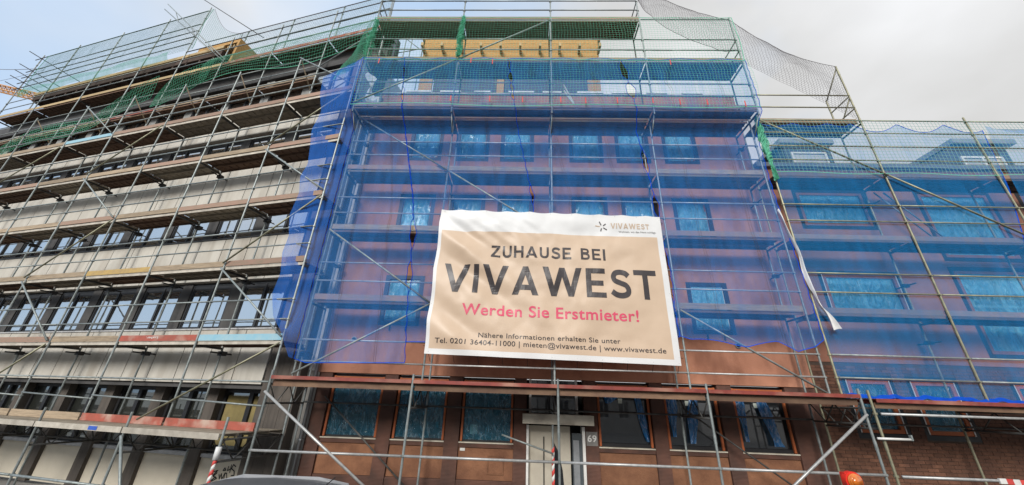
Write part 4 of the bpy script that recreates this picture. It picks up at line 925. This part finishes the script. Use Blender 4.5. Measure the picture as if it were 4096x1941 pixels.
xs = sorted(set([-3.07, -2.985, 2.70, 2.845]+[round(-3.07+.0645*k, 4) for k in range(1, 92)])); zs = sorted(set([3.12, 3.245, 6.30, 6.94]+[round(3.12+.0637*k, 4) for k in range(1, 60)]))
xs = [x for x in xs if x <= 2.845]; zs = [z for z in zs if z <= 6.94]
V = [bpt(x, z) for z in zs for x in xs]; F = []; MI = []
for j in range(len(zs)-1):
    for i in range(len(xs)-1):
        n = j*len(xs)+i; F.append((n, n+1, n+1+len(xs), n+len(xs)))
        cx, cz = (xs[i]+xs[i+1])/2, (zs[j]+zs[j+1])/2; MI.append(1 if -2.985 < cx < 2.70 and 3.245 < cz < 6.30 else 0)
me = mesh('cloth', V, F, True); me.materials.append(MATS['banner_white']); me.materials.append(MATS['banner_beige']); me.polygons.foreach_set('material_index', MI)
link('cloth', me, BN)
def text_mesh(body, x0, x1, z0, zcap, bold=0.0, align_cap=None):
    cu = bpy.data.curves.new('lettering', 'FONT'); cu.body = body; cu.size = 1.0; cu.offset = bold; cu.resolution_u = 5; cu.fill_mode = 'FRONT'; cu.space_character = 1.06
    o = bpy.data.objects.new('lettering', cu); col.objects.link(o); dg = bpy.context.evaluated_depsgraph_get(); dg.update()
    me = bpy.data.meshes.new_from_object(o.evaluated_get(dg)); bpy.data.objects.remove(o); bpy.data.curves.remove(cu)
    co = np.array([v.co for v in me.vertices]); cap = .729
    wx = co[:, 0].max()-co[:, 0].min()
    me.transform(Matrix.Diagonal(((x1-x0)/wx, (zcap-z0)/cap, 1, 1)) @ Matrix.Translation((-co[:, 0].min(), 0, 0)))
    me.transform(Matrix.Translation((x0, z0, 0))); return me
def print_on(name, mat, me, off=.006, step=.08, words=True):
    """lays a flat print on the hung cloth; a line of text becomes one piece for each word"""
    bm = bmesh.new(); bm.from_mesh(me)
    if words:
        seen = set(); isl = []
        for f in bm.faces:
            if f.index in seen: continue
            st = [f]; seen.add(f.index); grp = []
            while st:
                g = st.pop(); grp.append(g)
                for e in g.edges:
                    for k in e.link_faces:
                        if k.index not in seen: seen.add(k.index); st.append(k)
            xs_ = [v.co.x for g in grp for v in g.verts]; isl.append((min(xs_), max(xs_), [[tuple(v.co) for v in g.verts] for g in grp]))
        isl.sort(key=lambda q: q[0]); hgt = max(v.co.y for v in bm.verts)-min(v.co.y for v in bm.verts); cl = []
        for a, b, g in isl:
            if cl and a-cl[-1][0] < hgt*.26: cl[-1][0] = max(cl[-1][0], b); cl[-1][1] += g
            else: cl.append([b, list(g)])
        bm.free()
        if len(cl) > 1:
            for _, g in cl:
                V_ = [p for q in g for p in q]; F_ = []; n_ = 0
                for q in g: F_.append(tuple(range(n_, n_+len(q)))); n_ += len(q)
                m2 = mesh(name, V_, F_); b2 = bmesh.new(); b2.from_mesh(m2); bmesh.ops.remove_doubles(b2, verts=b2.verts, dist=1e-5); b2.to_mesh(m2); b2.free()
                print_on(name, mat, m2, off, step, False)
            return
        bm = bmesh.new(); bm.from_mesh(me)
    x0 = min(v.co.x for v in bm.verts); x1 = max(v.co.x for v in bm.verts); y0 = min(v.co.y for v in bm.verts); y1 = max(v.co.y for v in bm.verts)
    x = x0+step
    while x < x1: bmesh.ops.bisect_plane(bm, geom=bm.verts[:]+bm.edges[:]+bm.faces[:], plane_co=(x, 0, 0), plane_no=(1, 0, 0)); x += step
    y = y0+step
    while y < y1: bmesh.ops.bisect_plane(bm, geom=bm.verts[:]+bm.edges[:]+bm.faces[:], plane_co=(0, y, 0), plane_no=(0, 1, 0)); y += step
    for v in bm.verts: v.co = Vector(bpt(v.co.x, v.co.y, off))
    bmesh.ops.recalc_face_normals(bm, faces=bm.faces); bm.to_mesh(me); bm.free(); me.materials.clear(); me.materials.append(MATS[mat]); return link(name, me, BN)
def smooth_line(P, n=8):
    P = [P[0]]+list(P)+[P[-1]]; out = []
    for i in range(1, len(P)-2):
        a, b, c, d = (np.array(P[i+k-1], float) for k in range(4))
        for t in np.linspace(0, 1, n, endpoint=False): out.append(.5*((2*b)+(c-a)*t+(2*a-5*b+4*c-d)*t*t+(3*b-a-3*c+d)*t**3))
    out.append(np.array(P[-2], float)); return np.array(out)
def strip2d(P, w):
    T = np.gradient(P, axis=0); T /= np.linalg.norm(T, axis=1)[:, None]; N_ = np.stack([-T[:, 1], T[:, 0]], 1)*w/2
    a, b = P+N_, P-N_; n = len(P); return [tuple(q) for q in a]+[tuple(q) for q in b], [(i, i+1, n+i+1, n+i) for i in range(n-1)]
def poly(*p): return list(p), [tuple(range(len(p)))]
S_LINE = [(.71, .775), (.60, .87), (.42, .908), (.24, .87), (.155, .735), (.21, .60), (.40, .525), (.60, .45), (.685, .30), (.63, .155), (.43, .092), (.22, .125), (.065, .225)]
U_LINE = [(.095, 1), (.095, .70), (.095, .42), (.13, .22), (.25, .115), (.39, .088), (.53, .115), (.65, .22), (.685, .42), (.685, .70), (.685, 1)]
GLY = {'V': (1.0, [poly((0, 1), (.23, 1), (.5, .29), (.77, 1), (1, 1), (.60, 0), (.40, 0))]), 'I': (.2, [poly((0, 0), (0, 1), (.2, 1), (.2, 0))]),
       'A': (1.0, [poly((0, 0), (.40, 1), (.60, 1), (1, 0), (.77, 0), (.5, .70), (.23, 0)), poly((.295, .17), (.365, .35), (.635, .35), (.705, .17))]),
       'W': (1.5, [poly((0, 1), (.225, 1), (.43, .34), (.645, 1), (.855, 1), (1.07, .34), (1.275, 1), (1.5, 1), (1.17, 0), (.97, 0), (.75, .66), (.53, 0), (.33, 0))]),
       'E': (.73, [poly((0, 0), (0, 1), (.72, 1), (.72, .825), (.2, .825), (.2, .585), (.65, .585), (.65, .41), (.2, .41), (.2, .175), (.73, .175), (.73, 0))]),
       'S': (.77, [strip2d(smooth_line(S_LINE), .185)]), 'U': (.78, [strip2d(smooth_line(U_LINE), .19)]),
       'T': (.84, [poly((0, 1), (.84, 1), (.84, .82), (.52, .82), (.52, 0), (.32, 0), (.32, .82), (0, .82))]),
       'Z': (.80, [poly((.02, 1), (.78, 1), (.78, .85), (.27, .175), (.80, .175), (.80, 0), (0, 0), (0, .15), (.51, .825), (.02, .825))]),
       'H': (.82, [poly((0, 0), (0, 1), (.2, 1), (.2, .59), (.62, .59), (.62, 1), (.82, 1), (.82, 0), (.62, 0), (.62, .41), (.2, .41), (.2, 0))]),
       'B': (.76, [poly((0, 0), (0, 1), (.195, 1), (.195, 0)), strip2d(smooth_line([(.196, .915), (.40, .915), (.56, .88), (.62, .745), (.56, .61), (.40, .575), (.196, .575)]), .165), strip2d(smooth_line([(.44, .49), (.60, .44), (.665, .285), (.60, .13), (.44, .085), (.196, .085)]), .17), poly((.1955, .43), (.1955, .495), (.45, .495), (.45, .43))])}
def glyph_line(body, x0, x1, z0, zcap, gap=.17, space=.5):
    """block capitals drawn as outlines, fitted between x0 and x1; one flat mesh for each letter"""
    wid = sum(GLY[c][0] if c != ' ' else space for c in body)+gap*(len(body)-1); kx = (x1-x0)/wid; x = 0; out = []
    for c in body:
        if c != ' ':
            for V_, F_ in GLY[c][1]: out.append((c, [((px+x)*kx+x0, py*(zcap-z0)+z0, 0) for px, py in V_], F_))
        x += (GLY[c][0] if c != ' ' else space)+gap
    return out
def print_letters(body, mat, x0, x1, z0, zcap, gap=.17, space=.5, step=.16):
    for c, V_, F_ in glyph_line(body, x0, x1, z0, zcap, gap, space): print_on('letter', mat, mesh('letter', V_, F_), .007, min(step, .06), False)
print_letters('ZUHAUSE BEI', 'ink_dark', -1.62, 1.32, 5.60, 5.915, .20, .42)
print_letters('VIVAWEST', 'ink_dark', -2.79, 2.53, 4.62, 5.37, .15)
print_on('lettering', 'ink_pink', text_mesh('Werden Sie Erstmieter!', -2.25, 2.0, 4.075, 4.355, .016))
print_on('lettering', 'ink_dark', text_mesh('Nähere Informationen erhalten Sie unter', -1.81, 1.52, 3.55, 3.665, .008), step=.09)
print_on('lettering', 'ink_dark', text_mesh('Tel. 0201 36404-11000 | mieten@vivawest.de | www.vivawest.de', -2.82, 2.54, 3.375, 3.495, .008), step=.09)
print_letters('VIVAWEST', 'ink_tan', 1.52, 2.53, 6.52, 6.675, .17, .5, .3)
print_on('lettering', 'ink_dark', text_mesh('Wohnen, wo das Herz schlägt.', 1.72, 2.69, 6.41, 6.465, 0), step=.12)
for k, (ang, ln, mt) in enumerate([(112, 1.0, 'ink_dark'), (38, .75, 'ink_dark'), (-35, .95, 'ink_dark'), (-105, .75, 'ink_dark'), (172, 1.1, 'ink_tan')]):
    a = math.radians(ang); c, s = math.cos(a), math.sin(a); q = [(.045, -.013), (.05+.11*ln, -.016), (.05+.11*ln, .016), (.045, .013)]
    me = mesh('emblem_ray', [(1.29+x*c-y*s, 6.57+x*s+y*c, 0) for x, y in q], [(0, 1, 2, 3)]); print_on('emblem_ray', mt, me, .007, .05, False)
for k in range(11):
    x = -2.95+k*.575; p = bpt(x, 3.14); q = bpt(x, 6.92)
    tube(BN, 'cable_tie', 'tie_black', (p[0], p[1]+.0, p[2]+3.0+.03), (p[0]+.02, .20, p[2]+3.0-.17), .006, 5)
    tube(BN, 'cable_tie', 'tie_black', (q[0], q[1]-.01, q[2]+3.0-.02), (q[0], .19, q[2]+3.0+.03), .006, 5)
for k in range(8):
    z = 3.3+k*.5; p = bpt(2.83, z); tube(BN, 'cable_tie', 'tie_black', (p[0]-.02, p[1], p[2]+3), (p[0]+.16, .19, p[2]+3), .006, 5)
    p = bpt(-3.06, z); tube(BN, 'cable_tie', 'tie_black', (p[0]+.02, p[1], p[2]+3), (p[0]-.10, .19, p[2]+3.02), .006, 5)

# ------------------------------------------------------------------ loose sheets, door number
def ribbon(label, mat, pts, w, name='tarpaulin_strip', cat='tarpaulin'):
    def pf(u, v):
        t = v*(len(pts)-1); k = min(int(t), len(pts)-2); f = t-k; p = Vector(pts[k]); q = Vector(pts[k+1]); c = p+(q-p)*f
        ww = w(v); return (c.x+(u-.5)*ww, c.y-.05*math.sin(u*5+v*9)-.02*math.sin(v*23), c.z+.02*math.sin(u*4+v*11))
    V, F = sheet_mesh(pf, 6, 40); o = place(None, name, mat, V, F, True); return tag(o, label, cat)
ribbon('torn white tarpaulin strip wound down the post at the end of the blue net', 'tarp_white', [(6.10, -.15, 7.2), (6.2, -.16, 6.5), (6.30, -.15, 5.8), (6.36, -.13, 5.0), (6.45, -.15, 4.55), (6.62, -.18, 4.0)], lambda v: .045+.11*max(0, v-.72)/.28+.02*math.sin(v*14))
ribbon('crumpled white plastic sheet behind the blue net at the corner post', 'tarp_white', [(-6.0, -.30, 12.0), (-5.8, -.32, 11.6), (-5.85, -.30, 11.2), (-5.65, -.3, 10.7)], lambda v: .22+.14*math.sin(v*9), 'plastic_sheet', 'plastic sheet')
nm = text_mesh('69', .86, 1.075, 1.39, 1.535, .02)
nm.transform(Matrix(((1, 0, 0, 0), (0, 0, -1, 0), (0, 1, 0, 0), (0, 0, 0, 1)))); nm.materials.clear(); nm.materials.append(MATS['frame_white'])
o = link('house_number', nm, CB, None, (0, .0125, -GZ))
lg = text_mesh('Layher.', -.78, -.36, 0, .06, .01); lg.transform(Matrix(((-1, 0, 0, 0), (0, 0, -1, 0), (0, -1, 0, 0), (0, 0, 0, 1)))); lg.materials.clear(); lg.materials.append(MATS['frame_white'])
link('maker_lettering', lg, AS, None, (-2.2, -.007, 3.37+.115-GZ))

# ------------------------------------------------------------------ parked car, barrier lamp, crane, overhead cable
CAR = thing('parked_car', 'silver estate car with dark roof parked beside the scaffold, only its roof showing', 'car', (-4.72, -2.75, GZ-.16))
CAR_Z = GZ-.16
def car_section(x, w, zb, zt, r):
    h = w/2; return [(x, -h, zb), (x, -h-.02, (zb+zt)/2), (x, -h+.02, zt-r), (x, -h+r*1.2, zt), (x, 0, zt+.03), (x, h-r*1.2, zt), (x, h-.02, zt-r), (x, h+.02, (zb+zt)/2), (x, h, zb)]
def loft(secs):
    n = len(secs[0]); V = [p for s in secs for p in s]; F = []
    for j in range(len(secs)-1):
        for i in range(n-1): F.append((j*n+i, (j+1)*n+i, (j+1)*n+i+1, j*n+i+1))
        F.append((j*n+n-1, (j+1)*n+n-1, (j+1)*n, j*n))
    F.append(tuple(range(n))); F.append(tuple(reversed(range((len(secs)-1)*n, len(secs)*n)))); return V, F
def carz(V): return [(x, y, z+CAR_Z) for x, y, z in V]
V, F = loft([car_section(x, w, .25, z, .1) for x, w, z in [(-2.75, 1.5, .62), (-2.5, 1.72, .76), (-1.6, 1.80, .92), (-1.2, 1.80, .95), (.8, 1.80, .97), (1.45, 1.74, .95), (1.55, 1.66, .80)]]); place(CAR, 'body', 'car_silver', carz(V), F, True)
V, F = loft([car_section(x, w, .94, z, .06) for x, w, z in [(-1.55, 1.50, .96), (-.85, 1.36, 1.36), (-.5, 1.30, 1.44), (.7, 1.28, 1.44), (1.15, 1.26, 1.38), (1.48, 1.34, .97)]]); place(CAR, 'glasshouse', 'glass_car', carz(V), F, True)
V, F = loft([[(x, -w/2, z-.04), (x, -w/2+.02, z), (x, -w/4, z+.035), (x, 0, z+.045), (x, w/4, z+.035), (x, w/2-.02, z), (x, w/2, z-.04)] for x, w, z in [(-.95, 1.34, 1.36), (-.6, 1.36, 1.445), (0, 1.36, 1.47), (.7, 1.34, 1.46), (1.15, 1.30, 1.41), (1.32, 1.26, 1.36)]]); place(CAR, 'roof', 'car_roof', carz(V), F, True)
for sy in (-1, 1):
    P = [(-1.5, sy*.80, .98), (-.92, sy*.705, 1.36), (-.55, sy*.69, 1.455), (.7, sy*.68, 1.46), (1.18, sy*.67, 1.40), (1.46, sy*.72, 1.0)]
    V, F = cords([[(x, y, z+CAR_Z) for x, y, z in P]], .045); place(CAR, 'roof_pillar', 'car_silver', V, F)
    V, F = cords([[(0.05, sy*.80, .96+CAR_Z), (.02, sy*.695, 1.45+CAR_Z)]], .04); place(CAR, 'door_pillar', 'car_silver', V, F)
    place(CAR, 'tail_light', 'tail_red', carz(boxv(1.36, 1.50, sy*.62-.07, sy*.62+.07, .92, 1.34)), BOXF)
    for x in (-1.75, .9):
        v, f = cyl_mesh(.31, .2, 20); w = place(CAR, 'wheel', 'rubber', [(x+a, sy*.80+c, b+.31+CAR_Z) for a, b, c in v], f)
        v, f = cyl_mesh(.2, .215, 16); place(w, 'rim', 'zinc', [(x+a-w.location.x, sy*.80+c-w.location.y, b+.31+CAR_Z-(w.location.z+CAR.location.z)) for a, b, c in v], f)
tube(CAR, 'aerial', 'rubber', (1.05, 0, 1.44+CAR_Z), (1.25, 0, 1.62+CAR_Z), .007, 6)
place(CAR, 'rear_spoiler', 'car_roof', carz(boxv(1.28, 1.46, -.58, .58, 1.335, 1.365)), BOXF)

WLm = thing('warning_lamp', 'red barrier lamp with round orange lens on a post in front of the brick house', 'lamp', (4.13, -2.55, GZ))
def disc(r, y0, y1, zc, seg=24): 
    v, f = cyl_mesh(r, y1-y0, seg); return [(a, (y0+y1)/2+c, zc+b) for a, b, c in v], f
tube(WLm, 'post', 'frame_white', (0, .05, GZ-.12), (0, .05, 1.12), .03, 12)
place(WLm, 'housing', 'lamp_red', *joined([disc(.122, -.03, .05, 1.30), (boxv(-.09, .03, .0, .10, 1.10, 1.40), BOXF)]))
place(WLm, 'lens', 'lamp_orange', *joined([disc(.100, -.055, -.032, 1.30), disc(.085, -.068, -.056, 1.30), disc(.06, -.078, -.069, 1.30)]), True)
place(WLm, 'battery_box', 'lamp_red', boxv(-.10, .10, -.02, .12, .92, 1.098), BOXF)
place(WLm, 'foot', 'rubber', boxv(-.35, .35, -.2, .3, GZ-.119, GZ-.02), BOXF)

CR = thing('tower_crane', 'orange yellow lattice crane jib showing far behind the office block', 'crane', (-98, 48, GZ))
j0, j1 = Vector((-40, 0, 66.5)), Vector((6, 0, 55.2)); JD = (j1-j0); n = 34
ch = [(0, -.7, 0), (0, .7, 0), (0, 0, 1.5)]
for c in ch: tube(CR, 'jib_chord', 'crane_yellow', j0+Vector(c), j1+Vector(c), .13)
P = []
for k in range(n):
    a, b = j0+JD*(k/n), j0+JD*((k+.5)/n); e = j0+JD*((k+1)/n)
    for s in (ch[0], ch[1]): P += [[a+Vector(s), b+Vector(ch[2])], [b+Vector(ch[2]), e+Vector(s)]]
    P.append([a+Vector(ch[0]), e+Vector(ch[1])])
place(CR, 'jib_lacing', 'crane_yellow', *cords([[tuple(p) for p in q] for q in P], .07))
for dx, dy in ((-.8, -.8), (.8, -.8), (-.8, .8), (.8, .8)): tube(CR, 'mast_leg', 'crane_yellow', (14+dx, dy, GZ), (14+dx, dy, 56), .12)
P = []
for k in range(28):
    for (a, b), (c, d) in (((-.8, -.8), (.8, -.8)), ((-.8, .8), (.8, .8)), ((-.8, -.8), (-.8, .8)), ((.8, -.8), (.8, .8))): P.append([(14+a, b, GZ+k*2), (14+c, d, GZ+k*2+2)])
place(CR, 'mast_lacing', 'crane_yellow', *cords(P, .06)); tube(CR, 'jib_link', 'crane_yellow', (6, 0, 55.2), (14, 0, 54), .15)
for i, (p, q) in enumerate((((-45, 10.4, 24.9), (-37.2, 10, 24.05)), ((-45, 11, 23.2), (-37.0, 10, 23.9)))):
    V, F = cords([[tuple(Vector(p)+(Vector(q)-Vector(p))*t-Vector((0, 0, .3*math.sin(PI*t)))) for t in np.linspace(0, 1, 20)]], [.02, .012][i]); o = place(None, 'overhead_cable', 'cord_dark', V, F); tag(o, ['dark overhead cable running in from the sky to the roof guard', 'thin faint overhead cable below the darker one'][i], 'cable')

# ------------------------------------------------------------------ houses across the street, seen mirrored in the window panes
for hi_, (x0, x1, ht, mt, lb) in enumerate([(-34, -16, 13.5, 'plaster_cream', 'cream plastered house across the street mirrored in the office windows'), (-15.9, 1, 12.5, 'plaster_white', 'white plastered house across the street mirrored in the ground floor windows'), (1.1, 18, 13.5, 'plaster_grey', 'grey plastered house across the street facing the brick house')]):
    H = thing('street_house', lb, 'house', ((x0+x1)/2, -31.0, GZ), PI); w = x1-x0
    op = [(-w/2+1+i*2.1, -w/2+2.1+i*2.1, 1.0+j*3.0, 2.6+j*3.0) for i in range(int((w-1.2)/2.1)) for j in range(4)]
    V, F = wall_mesh(-w/2, w/2, GZ, ht, 0, op, .2, 6.0); place(H, 'wall', mt, V, F)
    for a, b, c, d in op:
        q = place(H, 'window', 'frame_white', *joined([ring(a, b, c, d, .07, .1, .18), (boxv((a+b)/2-.03, (a+b)/2+.03, .1, .18, c+.07, d-.07), BOXF)])); box(q, 'pane', 'glass_dark', a+.07, b-.07, .15, .16, c+.07, d-.07)
    box(H, 'cornice', mt, -w/2, w/2, -.3, .0-.002, ht-.4, ht)
